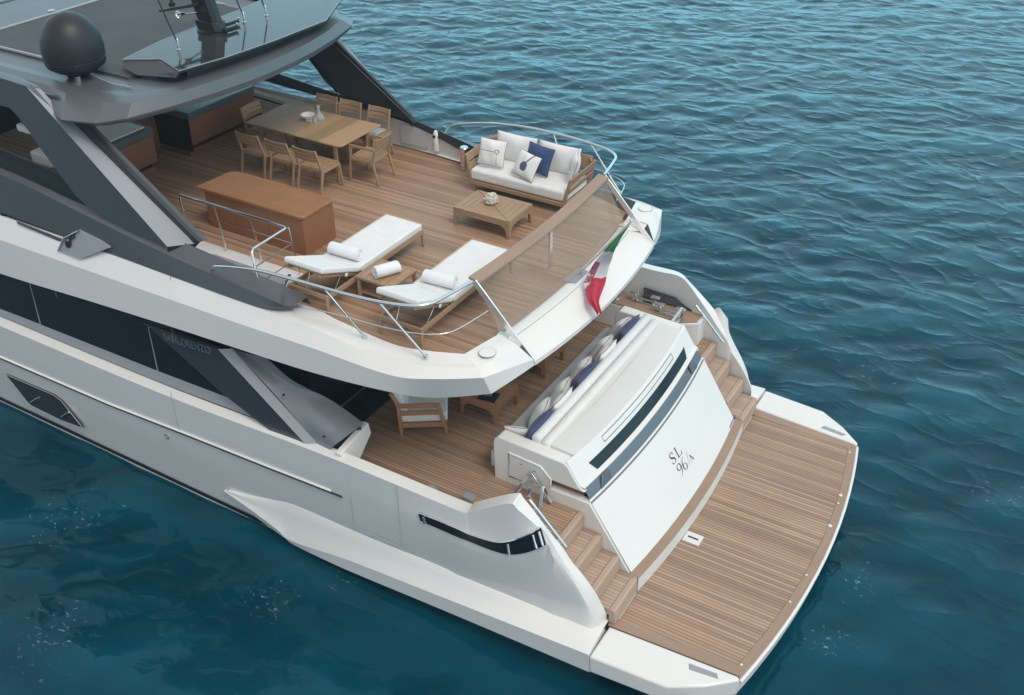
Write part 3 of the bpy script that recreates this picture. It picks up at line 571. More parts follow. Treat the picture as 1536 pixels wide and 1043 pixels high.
# --- cockpit floor, side steps
cf = prism('cockpit_deck', 'deck', Y, [(-5.15, -3.0, 1.66), (-2.6, -3.0, 1.66), (-2.05, -2.84, 1.66), (-.82, -2.84, 1.66), (-.82, 2.84, 1.66), (-2.05, 2.84, 1.66), (-2.6, 3.0, 1.66), (-5.15, 3.0, 1.66)], (0, 0, -.08))
prism('deck_margin', 'marginx', cf, [(-2.235, -2.12, 1.664), (-.95, -2.12, 1.664), (-.95, -2.02, 1.664), (-2.235, -2.02, 1.664)], (0, 0, -.003))
prism('deck_margin', 'margin', cf, [(-2.36, -2.16, 1.6645), (-2.27, -2.2, 1.6645), (-2.235, -2.1, 1.6645), (-2.25, -1.7, 1.6645), (-2.36, -1.8, 1.6645)], (0, 0, -.003))
MB().lathe([(.10, 0), (.10, .01), (.06, .02), (.055, .05), (.04, .055)], (-2.87, -2.72, 1.66), 20).build('deck_drain', 'lightgrey', cf)
q = (-2.3, -2.6, 1.67); box('deck_plate', 'lightgrey', cf, q[0] - .10, q[0] + .08, q[1] - .04, q[1] + .08, 1.66, 1.70, .01)
for s in (-1, 1):
    fl = empty('side_steps'); fl.parent = Y
    for i, (x0, x1, zt) in enumerate(((-1.35, -.79, 1.664), (-.80, -.50, 1.40), (-.51, -.215, 1.14), (-.225, .075, .88))):
        yi, yo = s * 2.04, s * (2.84 - .03 * i)
        ya, yb = min(yi, yo), max(yi, yo)
        if i: box('tread', 'deck_step', fl, x0, x1 - .085, ya, yb, zt - .10, zt)
        stp = prism('nosing', 'margin_step', fl, [(x1 - .087, yi, zt + .001), (x1 - .02, yi, zt + .001), (x1, yi, zt - .02), (x1 + .008, yi, zt - .24), (x1 - .087, yi, zt - .24)], (0, yo - yi, 0), bevel=.006)
        if i: prism('tread_side_board', 'marginx', fl, [(x0 + .02, s * 2.038, zt + .0025), (x1 - .02, s * 2.038, zt + .0025), (x1 - .09, s * 2.11, zt + .0025), (x0 + .02, s * 2.11, zt + .0025)], (0, 0, -.002))
        box('seam_line', 'caulk', fl, x1 - .0885, x1 - .0855, ya, yb, zt, zt + .0022)
    prism('step_core', 'offwhite', fl, [(-2.2, s * 2.04, 1.55), (-.9, s * 2.04, 1.55), (-.82, s * 2.04, 1.35), (-.60, s * 2.04, 1.1), (-.3, s * 2.04, .85), (-.02, s * 2.04, .6), (-2.2, s * 2.04, .6)], (0, s * .7, 0))
    # slanted handrail on the wing
    a, b = Vector((-1.78, -2.79, 2)), Vector((-0.66, -2.81, 1.72))
    a, b = Vector((-1.22, s * -2.80 * -1, 2.31)), Vector((-.655, s * 2.80, 1.735))
    hr = MB().bar(a, b, .035, .028).build('wing_handrail', 'steel', Y, bevel=.006)
    for t in (.18, .82):
        p = a.lerp(b, t); MB().tube([p, p + Vector((-.02, s * .06, -.03))], .012, 8).build('rail_foot', 'steel', hr)
# near side: folding stainless gate between wing and module
gt = empty('cockpit_gate'); gt.parent = Y
for pts in (((-1.62, -2.06, 2.05), (-1.56, -2.76, 2.05)), ((-1.62, -2.06, 1.88), (-1.48, -2.36, 1.88)), ((-1.60, -2.06, 2.05), (-1.40, -2.10, 1.88), (-1.25, -2.12, 1.70))):
    for a, b in zip(pts, pts[1:]): MB().bar(a, b, .05, .03).build('gate_bar', 'steel', gt, bevel=.004)
for pts in (((-1.40, -2.10, 1.93), (-1.34, -2.30, 1.68)), ((-1.34, -2.30, 1.68), (-1.40, -2.72, 1.70)), ((-1.56, -2.76, 2.06), (-1.28, -2.70, 1.78))):
    MB().bar(pts[0], pts[1], .042, .028).build('gate_bar', 'steel', gt, bevel=.004)
gt2 = empty('cockpit_gate'); gt2.parent = Y
for a, b in (((-1.35, 2.02, 2.30), (-1.35, 2.52, 2.36)), ((-1.35, 2.52, 2.36), (-1.30, 2.52, 1.72)), ((-1.35, 2.02, 2.18), (-1.34, 2.5, 2.2))): MB().bar(a, b, .05, .03).build('gate_bar', 'steel', gt2, bevel=.004)
# far side: mooring shelf with cleats and capstan
sh = prism('mooring_shelf', 'offwhite', Y, [(-5.1, 2.42, 2.10), (-1.32, 2.42, 2.10), (-1.05, 2.60, 2.10), (-1.05, 2.9, 2.10), (-5.1, 2.9, 2.10)], (0, 0, -.44), bevel=.01)
prism('shelf_planking', 'marginx', sh, [(-5.0, 2.44, 2.105), (-1.34, 2.44, 2.105), (-1.10, 2.61, 2.105), (-1.10, 2.86, 2.105), (-5.0, 2.86, 2.105)], (0, 0, .02))
for x, y in ((-1.22, 2.615), ): MB().lathe([(.02, 0), (.02, .006)], (x, y - .08, 1.85), 10, Matrix.Rotation(R(90), 3, 'X')).build('socket', 'black', sh)
def cleat(x, y, z, rz, par):
    c = empty('mooring_cleat'); c.parent = par; c.location = (x, y, z); c.rotation_euler = (0, 0, R(rz))
    box('cleat_base', 'steel', c, -.24, .24, -.045, .045, 0, .03, .012)
    for s in (-1, 1):
        MB().tube([(s * .15, 0, .02), (s * .17, 0, .10), (s * .20, 0, .15)], .03, 10).build('cleat_post', 'steel', c)
        prism('cleat_horn', 'steel', c, [(s * .10, -.055, .15), (s * .27, -.035, .16), (s * .27, .035, .16), (s * .10, .055, .15)], (0, 0, .025), bevel=.008)
    tube('cleat_bar', 'steel', c, [(-.16, 0, .07), (.16, 0, .07)], .016)
    return c
cleat(-2.10, 2.70, 2.125, 4, sh); cleat(-1.58, 2.56, 2.125, 4, sh)
MB().lathe([(.12, 0), (.12, .02), (.07, .04), (.06, .09), (.10, .13), (.11, .155), (.08, .18), (.001, .19)], (-2.62, 2.62, 2.125), 22).build('capstan', 'steel', sh)
for sgn in (1,):
    lp = [(-2.2, 2.87, 2.32), (-1.62, 2.87, 2.30), (-1.42, 2.87, 2.18), (-1.30, 2.87, 2.135), (-1.9, 2.87, 2.135), (-2.2, 2.87, 2.14)]
    wv = prism('fairlead_window', 'blueglass', Y, [(x, y - .01, z) for x, y, z in lp], (0, .02, 0)); tube('window_trim', 'darkgrey', wv, [(x, y - .012, z) for x, y, z in lp], .012, 6, closed=True)
# --- after end of the saloon: black glass doors and the grating in front
bk = box('saloon_bulkhead', 'glass', Y, -5.35, -5.18, -2.45, 2.45, 1.66, 3.75)
for yy in (-1.2, 0, 1.2): box('door_stile', 'darkgrey', bk, -5.18, -5.165, yy - .03, yy + .03, 1.66, 3.7)
gr = box('door_grating', 'darkgrey', Y, -5.12, -4.62, -2.15, 1.9, 1.664, 1.685)
g_ = MB()
for i in range(34): g_.box(-5.08, -4.66, -2.1 + i * .118, -2.06 + i * .118, 1.685, 1.70)
g_.build('grating_slats', 'darkgrey', gr)
# near side black window band under the upper deck
wb = patch('side_window_band', 'glass', Y, [[(x, -3.06, 2.02) for x in (-16, -12, -8, -6.0)], [(x, -2.90, 3.3) for x in (-16, -12, -8, -6.3)]], 1, 1)
patch('window_sill', 'lightgrey', wb, [[(x, -3.095, z) for x, z in ((-16, 1.90), (-11.6, 1.93), (-7.7, 1.97), (-4.6, 2.10))], [(x, -3.05, z + .11) for x, z in ((-16, 1.95), (-11.6, 1.98), (-7.7, 2.04), (-4.6, 2.14))]], 1, 1)
for x in (-15.3, -10.62, -7.86): tube('mullion', 'lightgrey', wb, [(x, -2.955, 2.95), (x + .12, -3.062, 2.06)], .009, 5)
patch('cockpit_side_glass', 'glass', wb, [[(-6.0, -3.06, 1.7), (-5.18, -2.30, 1.7)], [(-6.3, -2.90, 3.4), (-5.18, -2.20, 3.4)]], 1, 1)
patch('side_window_far', 'glass', Y, [[(x, 3.06, 2.02) for x in (-16, -8, -5.2)], [(x, 2.9, 3.5) for x in (-16, -8, -5.2)]], 1, 1)
# --- grey wing pillar with raised lettering
for s in (-1, 1):
    def m_(p): return (p[0], p[1] * -s, p[2])
    K = {k: m_(v) for k, v in dict(a=(-7.99, -2.98, 2.94), b=(-6.25, -3.08, 3.09), c=(-4.53, -3.22, 2.01), d=(-5.14, -3.22, 2.01), e=(-5.76, -3.17, 2.17), f=(-6.26, -3.13, 2.31), g=(-7.76, -2.99, 2.9), h=(-6.08, -2.98, 3.1), i=(-4.33, -3.14, 2.03)).items()}
    pil = empty('wing_pillar'); pil.parent = Y
    prism('pillar_face', 'darkface', pil, [K[k] for k in 'abcdefg'], (0, -s * .06, 0), angle=20)
    link('pillar_edge', [K['b'], K['c'], K['i'], K['h']], [(0, 1, 2, 3)], 'lightgrey', pil, solid=.004)
    top = [[K['h'], m_((-5.16, -3.08, 2.6)), K['i']], [m_((-5.83, -2.91, 3.1)), m_((-4.82, -3.07, 2.6)), m_((-4.07, -2.97, 2.3))], [m_((-5.51, -2.9, 3.1)), m_((-4.8, -2.8, 2.62)), m_((-4.03, -2.66, 2.34))]]
    patch('pillar_top', 'pillartop', pil, [[K['h'], m_((-5.6, -3.03, 2.84)), m_((-4.93, -3.09, 2.43)), K['i']],
        [m_((-5.92, -2.88, 3.02)), m_((-5.4, -2.87, 2.82)), m_((-4.83, -2.96, 2.58)), m_((-4.04, -3.11, 2.36))],
        [m_((-5.54, -2.89, 3.1)), m_((-5.08, -2.87, 2.82)), m_((-4.57, -2.73, 2.62)), m_((-4.03, -2.66, 2.34))]], 5, 4, solid=.03, smooth_v=True)
    for p in ((-5.08, -3.07, 2.68), (-4.2, -3.29, 2.44)): MB().lathe([(.022, 0), (.022, .012), (.012, .014)], Vector(m_(p)) + Vector((0, 0, .02)), 12).build('deck_stud', 'darkgrey', pil)
    bx = prism('pillar_base', 'white', pil, [m_((-4, -3.23, 2.18)), m_((-4, -2.57, 2.3)), m_((-4, -2.53, 2.09)), m_((-4, -2.86, 1.79)), m_((-4, -3.13, 1.9))], (-.10, 0, 0), bevel=.01)
    link('pillar_shadow_gap', [m_((-4.33, -3.12, 2.01)), m_((-4.04, -2.7, 2.31)), m_((-4.01, -2.72, 2.27)), m_((-4.26, -3.08, 2.02))], [(0, 1, 2, 3)], 'black', bx, solid=.006)
# raised chrome lettering on the near pillar
A_, B_ = Vector((-7.45, -3.03, 2.91)), Vector((-6.32, -3.09, 3.05)); ux = (B_ - A_).normalized(); uz = (Vector((0, .02, 1)) - ux * ux.z).normalized(); un = ux.cross(uz)
mt = Matrix((( ux.x, uz.x, un.x, 0), (ux.y, uz.y, un.y, 0), (ux.z, uz.z, un.z, 0), (0, 0, 0, 1)))
mid = (A_ + B_) / 2 + Vector((0, -.03, -.01)); mt.translation = mid
txt('SANLORENZO', .185, 'chrome_letter', 'pillar_lettering', pil if False else [o for o in COL.objects if o.name == 'wing_pillar'][0], mt @ Matrix.Diagonal((.86, 1, 1, 1)), .004)

# ---------------------------------------------------------------- upper deck
UD = 3.91
ud = prism('upper_deck_planking', 'deck_up', Y, [(-14, -2.76, UD), (-6.5, -2.70, UD), (-5.07, -2.55, UD), (-4.4, -2.62, UD), (-3.37, -2.72, UD), (-2.9, -2.60, UD), (-2.42, -2.38, UD), (-2.29, -1.74, UD), (-2.20, -.9, UD), (-2.17, 0, UD), (-2.20, .9, UD), (-2.29, 1.74, UD), (-2.42, 2.38, UD), (-2.9, 2.6, UD), (-3.37, 2.72, UD), (-14, 2.76, UD)], (0, 0, -.06))
ys = [-1.72 + 3.44 * i / 14 for i in range(15)]; v = []
for y in ys:
    x = -2.17 - .12 * (y / 1.74) ** 2; v += [(x - .11, y, UD + .003), (x - .004, y, UD + .003)]
MB().add(v, [(2 * i, 2 * i + 1, 2 * i + 3, 2 * i + 2) for i in range(14)]).build('aft_margin', 'margin', ud)
# white overhang: rows from teak edge, rim, knuckle, lower edge, underside
def overhang(sy):
    tk = [(-14, -2.76, 3.93), (-11, -2.76, 3.93), (-8.7, -2.76, 3.93), (-6.8, -2.72, 3.93), (-4.98, -2.55, 3.96), (-4.25, -2.65, 3.98), (-3.31, -2.76, 4), (-2.81, -2.7, 4.03), (-2.33, -2.54, 4.05)]
    rim = [(-14, -2.985, 4.02), (-11, -2.985, 4.02), (-8.9, -2.985, 4.02), (-7.0, -2.985, 4.01), (-5.3, -2.985, 4.0), (-4.4, -2.985, 3.99), (-3.45, -2.98, 3.91), (-2.78, -2.86, 3.91), (-2.09, -2.62, 3.97)]
    kn = [(-14, -3.15, 3.66), (-11, -3.15, 3.68), (-8.9, -3.15, 3.71), (-7.0, -3.15, 3.74), (-5.4, -3.15, 3.77), (-4.3, -3.145, 3.80), (-3.12, -3.1, 3.78), (-2.52, -2.98, 3.86), (-1.94, -2.72, 3.93)]
    lo = [(-14, -3.20, 2.95), (-10.96, -3.2, 3.03), (-8.92, -3.2, 3.17), (-7.03, -3.2, 3.29), (-5.67, -3.19, 3.35), (-4.36, -3.17, 3.41), (-3.17, -3.1, 3.5), (-2.61, -2.88, 3.47), (-1.89, -2.62, 3.64)]
    un = [(p[0] - .05, p[1] + .35, p[2] - .0) for p in lo]
    return tk, rim, kn, lo, un
for sy in (-1, 1):
    tk, rim, kn, lo, un = overhang(sy)
    if sy > 0: tk, rim, kn, lo, un = map(mir, (tk, rim, kn, lo, un))
    ov = patch('overhang_side', 'white', Y, [tk, [tuple(Vector(a).lerp(Vector(b), .8) + Vector((0, 0, .012))) for a, b in zip(tk, rim)], rim, kn, lo, un], 5, 1, angle=16)
    patch('overhang_underside', 'white', ov, [un, [(p[0], 0, p[2] + .1) for p in un]], 5, 1)
    # after quarter of the overhang, round to the centre
    def c_(p): return (p[0], p[1] * -sy, p[2])
    a0, r0, k0, l0 = tk[-1], rim[-1], kn[-1], lo[-1]
    A = [a0, c_((-2.30, -1.76, 4.05)), c_((-2.29, -1.73, 3.97))]
    e1 = tuple(Vector(a0).lerp(Vector(r0), .8) + Vector((0, 0, .012))); e2 = tuple(Vector(r0).lerp(Vector(k0), .5) + Vector((0, sy * .012, 0)))
    cc = patch('overhang_corner', 'white', ov, [[a0, c_((-2.27, -2.24, 4.05)), c_((-2.2, -1.94, 4.05))], [e1, c_((-2.01, -2.35, 4.06)), c_((-1.94, -1.98, 4.03))], [r0, c_((-1.94, -2.38, 4.04)), c_((-1.86, -1.99, 4.01))], [k0, c_((-1.8, -2.3, 3.88)), c_((-1.7, -1.89, 3.8))], [l0, c_((-1.76, -2.26, 3.7)), c_((-1.69, -1.85, 3.7))]], 4, 1, angle=16)
    patch('overhang_corner_step', 'white', ov, [[c_((-2.2, -1.94, 4.05)), c_((-1.87, -2.02, 4.02))], [c_((-2.27, -1.70, 3.93)), c_((-1.9, -1.88, 3.93))]], 1, 1)
    MB().lathe([(.115, 0), (.115, .004), (.108, .004), (.108, .001)], c_((-2.09, -2.38, 4.06)), 28).build('deck_light_ring', 'joint', ov, angle=20)
    MB().lathe([(.107, 0), (.107, .006)], c_((-2.09, -2.38, 4.06)), 28).build('deck_light', 'white', ov)
    for x in (-9.6, -7.05):
        tube('panel_joint', 'seam', ov, [(x, sy * 2.99, 4.02), (x + .02, sy * 3.145, 3.63), (x + .02, sy * 3.203, 3.0)], .0035, 5) if x > -8 else tube('panel_joint', 'seam', ov, [(x, sy * 3.15, 3.6), (x, sy * 3.203, 3.0)], .0035, 5)
# after fascia, bowed
v = []; ys = [-1.86 + 3.72 * i / 18 for i in range(19)]
for y in ys:
    t = 1 - (y / 1.9) ** 2; v += [(-2.285 + .12 * t, y, 3.925), (-2.17 + .14 * t, y, 3.95), (-2.10 + .14 * t, y, 3.93), (-1.93 + .16 * t, y, 3.90), (-1.70 + .17 * t, y, 3.76), (-1.69 + .16 * t, y, 3.70), (-1.9 + .1 * t, y, 3.64), (-2.4, y, 3.62)]
fas = MB().add(v, [(8 * i + k, 8 * i + k + 1, 8 * i + k + 9, 8 * i + k + 8) for i in range(18) for k in range(7)]).build('aft_fascia', 'white', Y, angle=40)
tube('fascia_joint', 'seam', fas, [(-2.105 + .14 * (1 - (y / 1.9) ** 2), y, 3.934) for y in ys], .003, 5)
fs = box('staff_socket', 'lightgrey', fas, -2.22, -2.02, -.12, .30, 3.90, 3.955, .01)
# --- struts, teak cap rail, sloping glass
for s in (-1, 1):
    a, b = Vector((-2.60, s * 1.87, 4.70)), Vector((-1.70, s * 1.87, 3.735))
    st_ = MB().bar(a, b, .085, .022, up=(0, 1, 0)).build('rail_strut', 'satin', Y, bevel=.004)
    for t in (.82, .9): p = a.lerp(b, t) + Vector((.012, 0, .012)); MB().lathe([(.01, 0), (.01, .006)], p, 10).build('strut_bolt', 'lightgrey', st_)
    box('strut_bracket', 'steel', st_, -2.27, -2.12, s * 1.82 - .05, s * 1.82 + .05, 3.93, 3.99, .006)
v = []; ys = [-1.86 + 3.72 * i / 14 for i in range(15)]
rx = lambda y: -2.50 - .09 * (y / 1.87) ** 2
cr_ = MB()
for y in ys: v += [(rx(y) - .105, y, 4.735), (rx(y) + .06, y, 4.71), (rx(y) + .07, y, 4.68), (rx(y) - .095, y, 4.695)]
cr_.add(v, [(4 * i + k, 4 * i + (k + 1) % 4, 4 * i + 4 + (k + 1) % 4, 4 * i + 4 + k) for i in range(14) for k in range(4)] + [(0, 1, 2, 3), (59, 58, 57, 56)])
cap = cr_.build('teak_cap_rail', 'margin', Y, bevel=.006)
box('rail_midpost', 'steel', cap, -2.52, -2.49, -.04, .04, 4.02, 4.68, .004)
v = []
for y in ys: v += [(rx(y), y, 4.66), (-2.20 + .10 * (1 - (y / 1.9) ** 2), y, 3.99)]
MB().add(v, [(2 * i, 2 * i + 1, 2 * i + 3, 2 * i + 2) for i in range(14)]).build('glass_balustrade', 'pane', cap, solid=.012)
# --- curved handrails
for s in (-1, 1):
    top = [(-6.28, 2.84, 4.20), (-6.22, 2.93, 4.36), (-6.02, 2.97, 4.47), (-5.35, 2.99, 4.62), (-4.6, 3.01, 4.69), (-3.91, 2.98, 4.70), (-3.4, 2.92, 4.70), (-2.98, 2.80, 4.70), (-2.78, 2.64, 4.70), (-2.70, 2.35, 4.70), (-2.62, 1.90, 4.70)]
    hr = tube('deck_handrail', 'steel', Y, spline([(x, s * y, z) for x, y, z in top], 6), .024, 10)
    for (a, b) in (((-4.13, 3.01, 4.69), (-3.72, 2.80, 3.99)), ((-3.36, 2.90, 4.69), (-2.75, 2.80, 4.02))):
        stn = tube('stanchion', 'steel', hr, [(a[0], s * a[1], a[2]), (b[0], s * b[1], b[2])], .016, 10)
        MB().lathe([(.035, 0), (.035, .012), (.02, .02)], (b[0], s * b[1], b[2]), 16).build('stanchion_foot', 'steel', stn)
    lw = [(-4.85, 2.86, 4.10), (-4.5, 2.93, 4.24), (-4.0, 2.92, 4.30), (-3.39, 2.87, 4.30), (-2.88, 2.76, 4.30), (-2.60, 2.60, 4.30), (-2.49, 2.36, 4.30), (-2.38, 1.89, 4.33)]
    tube('lower_rail', 'steel', hr, spline([(x, s * y, z) for x, y, z in lw], 5), .009, 8)
# --- stairwell rail
sr = tube('stairwell_rail', 'steel', Y, spline([(-7.69, -2.00, 3.95), (-7.69, -2.02, 4.70)], 1) + spline([(-7.67, -2.02, 4.75), (-5.66, -2.02, 4.75)], 1) + spline([(-5.60, -2.06, 4.75), (-5.58, -2.74, 4.75)], 1) + [(-5.56, -2.79, 4.72), (-5.50, -2.81, 4.36)], .019, 10)
for x in (-7.0, -6.29, -5.58):
    tube('rail_post', 'steel', sr, [(x, -2.02, 4.75), (x, -1.92, 3.94)], .014, 8)
for z in (4.22, 4.49):
    o = (4.75 - z) / .8 * .1
    tube('rail_wire', 'steel', sr, [(-7.69, -2.02 + o, z), (-5.58, -2.02 + o, z), (-5.56, -2.75, z)], .007, 6)
MB().bar((-5.60, -2.10, 4.03), (-5.30, -2.62, 4.03), .05, .03).build('rail_bracket', 'steel', sr, bevel=.008)
cm = box('stairwell_coaming', 'offwhite', Y, -7.75, -5.50, -2.24, -1.86, 3.90, 3.945, .01)
box('stairwell_opening', 'lightgrey', cm, -7.1, -5.62, -2.30, -2.10, 3.94, 3.952)
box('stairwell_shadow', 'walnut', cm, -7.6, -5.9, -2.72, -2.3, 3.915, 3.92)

# --- grey coamings with raked arches
for s in (-1, 1):
    c_ = lambda pts: [(p[0], p[1] * -s, p[2]) for p in pts]
    lo = c_([(-14.5, -2.98, 4.05), (-11, -2.98, 4.08), (-8.7, -2.965, 4.03), (-7.0, -2.985, 4.02), (-5.6, -2.99, 4.03), (-5.12, -2.95, 4.06), (-4.88, -2.80, 4.09)])
    cs = c_([(-14.5, -2.93, 4.85), (-10.6, -2.92, 4.75), (-8.72, -2.92, 4.52), (-7.12, -2.92, 4.32), (-5.26, -2.93, 4.18), (-4.99, -2.88, 4.11), (-4.88, -2.78, 4.12)])
    inn = c_([(-14.5, -2.76, 4.93), (-11, -2.76, 4.84), (-8.9, -2.76, 4.66), (-7.1, -2.74, 4.50), (-5.6, -2.66, 4.30), (-5.15, -2.60, 4.20), (-4.84, -2.60, 4.14)])
    inl = c_([(-14.5, -2.72, 4.45), (-11, -2.72, 4.45), (-8.9, -2.72, 4.45), (-7.1, -2.71, 4.42), (-5.6, -2.62, 4.12), (-5.15, -2.58, 4.05), (-4.78, -2.60, 4.04)])
    if s > 0:
        lo[0] = (lo[0][0], lo[0][1], 4.66); lo[1] = (lo[1][0], lo[1][1], 4.62); lo[2] = (-9.6, lo[2][1], 4.56); inl[0] = (inl[0][0], inl[0][1], 4.66); inl[1] = (inl[1][0], inl[1][1], 4.60); inl[2] = (-9.6, inl[2][1], 4.54)
    co_ = patch('grey_coaming', 'grey', Y, [lo, cs, inn], 5, 3, angle=25)
    patch('coaming_lining', 'darkgrey', co_, [inn, inl], 5, 1)
    if s > 0: patch('inner_wall', 'offwhite', co_, [c_([(-11.5, -2.74, 4.40), (-9.0, -2.73, 4.43), (-7.1, -2.73, 4.44), (-5.55, -2.70, 4.20), (-5.0, -2.66, 4.06)]), c_([(-11.5, -2.76, 3.9), (-9.0, -2.75, 3.9), (-7.1, -2.75, 3.9), (-5.55, -2.72, 3.9), (-5.0, -2.68, 3.9)])], 3, 1)
    else: patch('inner_wall', 'walnut', co_, [[(-14, -2.74, 4.46), (-7.8, -2.74, 4.44)], [(-14, -2.75, 3.9), (-7.8, -2.75, 3.9)]], 1, 1)
    O = [(-9.36, 6.37), (-9.9, 6.39), (-10.6, 6.39), (-14, 6.39), (-14, 5.93), (-10.11, 5.95), (-9.9, 5.95), (-9.73, 5.84), (-9.55, 5.6), (-9.43, 5.43), (-9.19, 5.14), (-8.89, 4.80), (-8.65, 4.66), (-8.44, 4.60), (-7.9, 4.5), (-7.1, 4.44)]
    ar = prism('raked_arch', 'grey', Y, [(x, s * 2.90, z) for x, z in O], (0, -s * .09, 0), angle=20)
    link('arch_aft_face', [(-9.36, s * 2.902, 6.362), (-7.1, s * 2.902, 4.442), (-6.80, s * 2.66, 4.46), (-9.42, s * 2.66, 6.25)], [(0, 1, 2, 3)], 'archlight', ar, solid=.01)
    link('arch_inner_bevel', [(-9.2, s * 2.66, 6.08), (-6.80, s * 2.66, 4.462), (-6.66, s * 2.55, 4.52), (-8.90, s * 2.52, 6.02)], [(0, 1, 2, 3)], 'grey', ar, solid=.01)
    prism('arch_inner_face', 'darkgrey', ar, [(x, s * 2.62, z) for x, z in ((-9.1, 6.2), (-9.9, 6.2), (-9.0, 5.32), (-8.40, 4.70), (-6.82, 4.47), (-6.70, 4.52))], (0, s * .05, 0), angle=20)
    patch('arch_shoulder', 'grey', ar, [[(-9.36, s * 2.9, 6.372), (-9.9, s * 2.9, 6.392), (-10.6, s * 2.9, 6.392), (-14, s * 2.9, 6.392)], [(-9.44, s * 2.62, 6.25), (-9.9, s * 2.5, 6.23), (-10.6, s * 2.4, 6.215), (-14, s * 2.4, 6.215)]], 3, 2)
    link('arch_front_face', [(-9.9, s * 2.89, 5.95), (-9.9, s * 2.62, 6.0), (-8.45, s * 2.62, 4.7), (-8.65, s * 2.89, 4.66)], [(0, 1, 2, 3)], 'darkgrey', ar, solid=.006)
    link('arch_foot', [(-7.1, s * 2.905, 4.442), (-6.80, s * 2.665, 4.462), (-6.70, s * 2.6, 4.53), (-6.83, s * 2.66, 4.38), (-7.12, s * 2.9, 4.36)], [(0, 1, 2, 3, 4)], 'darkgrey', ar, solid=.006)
# --- hardtop
ro = [(-13.9, 2.62), (-12, 2.62), (-9.5, 2.63), (-8.62, 3.0), (-8.10, 2.84), (-7.88, 2.5), (-7.68, 1.8), (-7.54, 1.1), (-7.47, .5), (-7.45, 0)]
lower = ro + [(x, -y) for x, y in ro[::-1][1:]]
ins = [(-13.85, 2.42), (-12, 2.42), (-9.6, 2.42), (-9.05, 2.52), (-8.32, 2.50), (-7.95, 2.32), (-7.73, 1.72), (-7.59, 1.05), (-7.52, .5), (-7.50, 0)]
upper = ins + [(x, -y) for x, y in ins[::-1][1:]]
lowc = [(x, y, 6.03) for x, y in lower]
rows = [[(x, y * .95, 5.98) for x, y in lower], lowc, [(x + .004, y * 1.002, z + .03) for x, y, z in lowc], [(x, y, 6.205) for x, y in upper], [(x - .16 if x > -9 else x, y * .93, 6.225) for x, y in upper], [(x - .35 if x > -9 else x, y * .86, 6.20) for x, y in upper]]
roof = patch('hardtop', 'grey', Y, rows, 1, 1, angle=14)
P = [Vector((p[0], p[1], 6.20)) for p in rows[-1]]
link('hardtop_deck', P, [tuple(range(len(P)))], 'grey', roof)
P = [Vector((p[0], p[1], 5.985)) for p in rows[0]]
link('hardtop_ceiling', P, [tuple(range(len(P)))], 'offwhite', roof)
box('sunroof_canvas', 'canvas', roof, -12.38, -8.75, -1.66, 1.85, 6.2, 6.235)
for yy in (-1.70, 1.89): tube('sunroof_track', 'lightgrey', roof, [(-12.4, yy, 6.235), (-10.2, yy, 6.235)], .025, 6)
tube('sunroof_edge', 'lightgrey', roof, [(-12.42, -1.7, 6.235), (-12.42, 1.89, 6.235)], .022, 6)
link('hardtop_brow', [(-13.9, -2.5, 5.98), (-13.9, 2.5, 5.98), (-13.85, 2.4, 6.21), (-13.85, -2.4, 6.21)], [(0, 1, 2, 3)], 'grey', roof)
tube('sunroof_edge', 'lightgrey', roof, [(-10.2, -1.70, 6.235), (-8.7, -1.95, 6.225), (-8.4, -1.9, 6.22)], .012, 6)
MB().lathe([(.06, 0), (.06, .015), (.02, .03)], (-12.62, .10, 6.215), 16).build('roof_fitting', 'steel', roof)
MB().lathe([(.05, 0), (.05, .012), (.02, .02)], (-7.75, .62, 6.19), 14).build('roof_fitting', 'steel', roof)
# raised radar wing
PLT = [(-9.03, -1.45), (-8.55, -1.15), (-7.93, -1.40), (-7.78, -.6), (-7.70, .4), (-7.70, 1.65), (-8.25, 2.72), (-9.6, 2.72), (-9.35, 1.5), (-9.30, .3), (-9.2, -.6)]
pw = prism('radar_platform', 'gloss', roof, [(x, y, 6.40) for x, y in PLT], (0, 0, -.045), bevel=.01)
prism('platform_tip', 'darkgrey', pw, [(-9.03, -1.45, 6.39), (-8.55, -1.15, 6.39), (-7.93, -1.40, 6.39), (-7.98, -1.44, 6.30), (-8.6, -1.60, 6.28), (-8.95, -1.55, 6.33)], (0, .04, -.02))
prism('platform_plinth', 'darkgrey', pw, [(-8.9, -1.0, 6.2), (-8.1, -1.1, 6.2), (-7.95, .4, 6.2), (-7.98, 1.6, 6.2), (-8.4, 2.3, 6.2), (-9.2, 2.3, 6.2), (-9.1, .3, 6.2)], (0, 0, .17))
tube('platform_trim', 'lightgrey', pw, [(x, y, 6.398) for x, y in PLT], .008, 6, closed=True)
for k, (x, y) in enumerate(((-8.62, -.72), (-8.75, .85), (-8.70, 1.32))):
    an = tube('whip_antenna', 'black', pw, [(x, y, 6.50), (x - .30, y - .12, 7.6), (x - .62, y - .22, 8.7)], .011, 8)
    MB().lathe([(.035, 0), (.035, .02), (.02, .03), (.018, .16), (.012, .18)], (x, y, 6.40), 14).build('antenna_foot', 'steel', an)
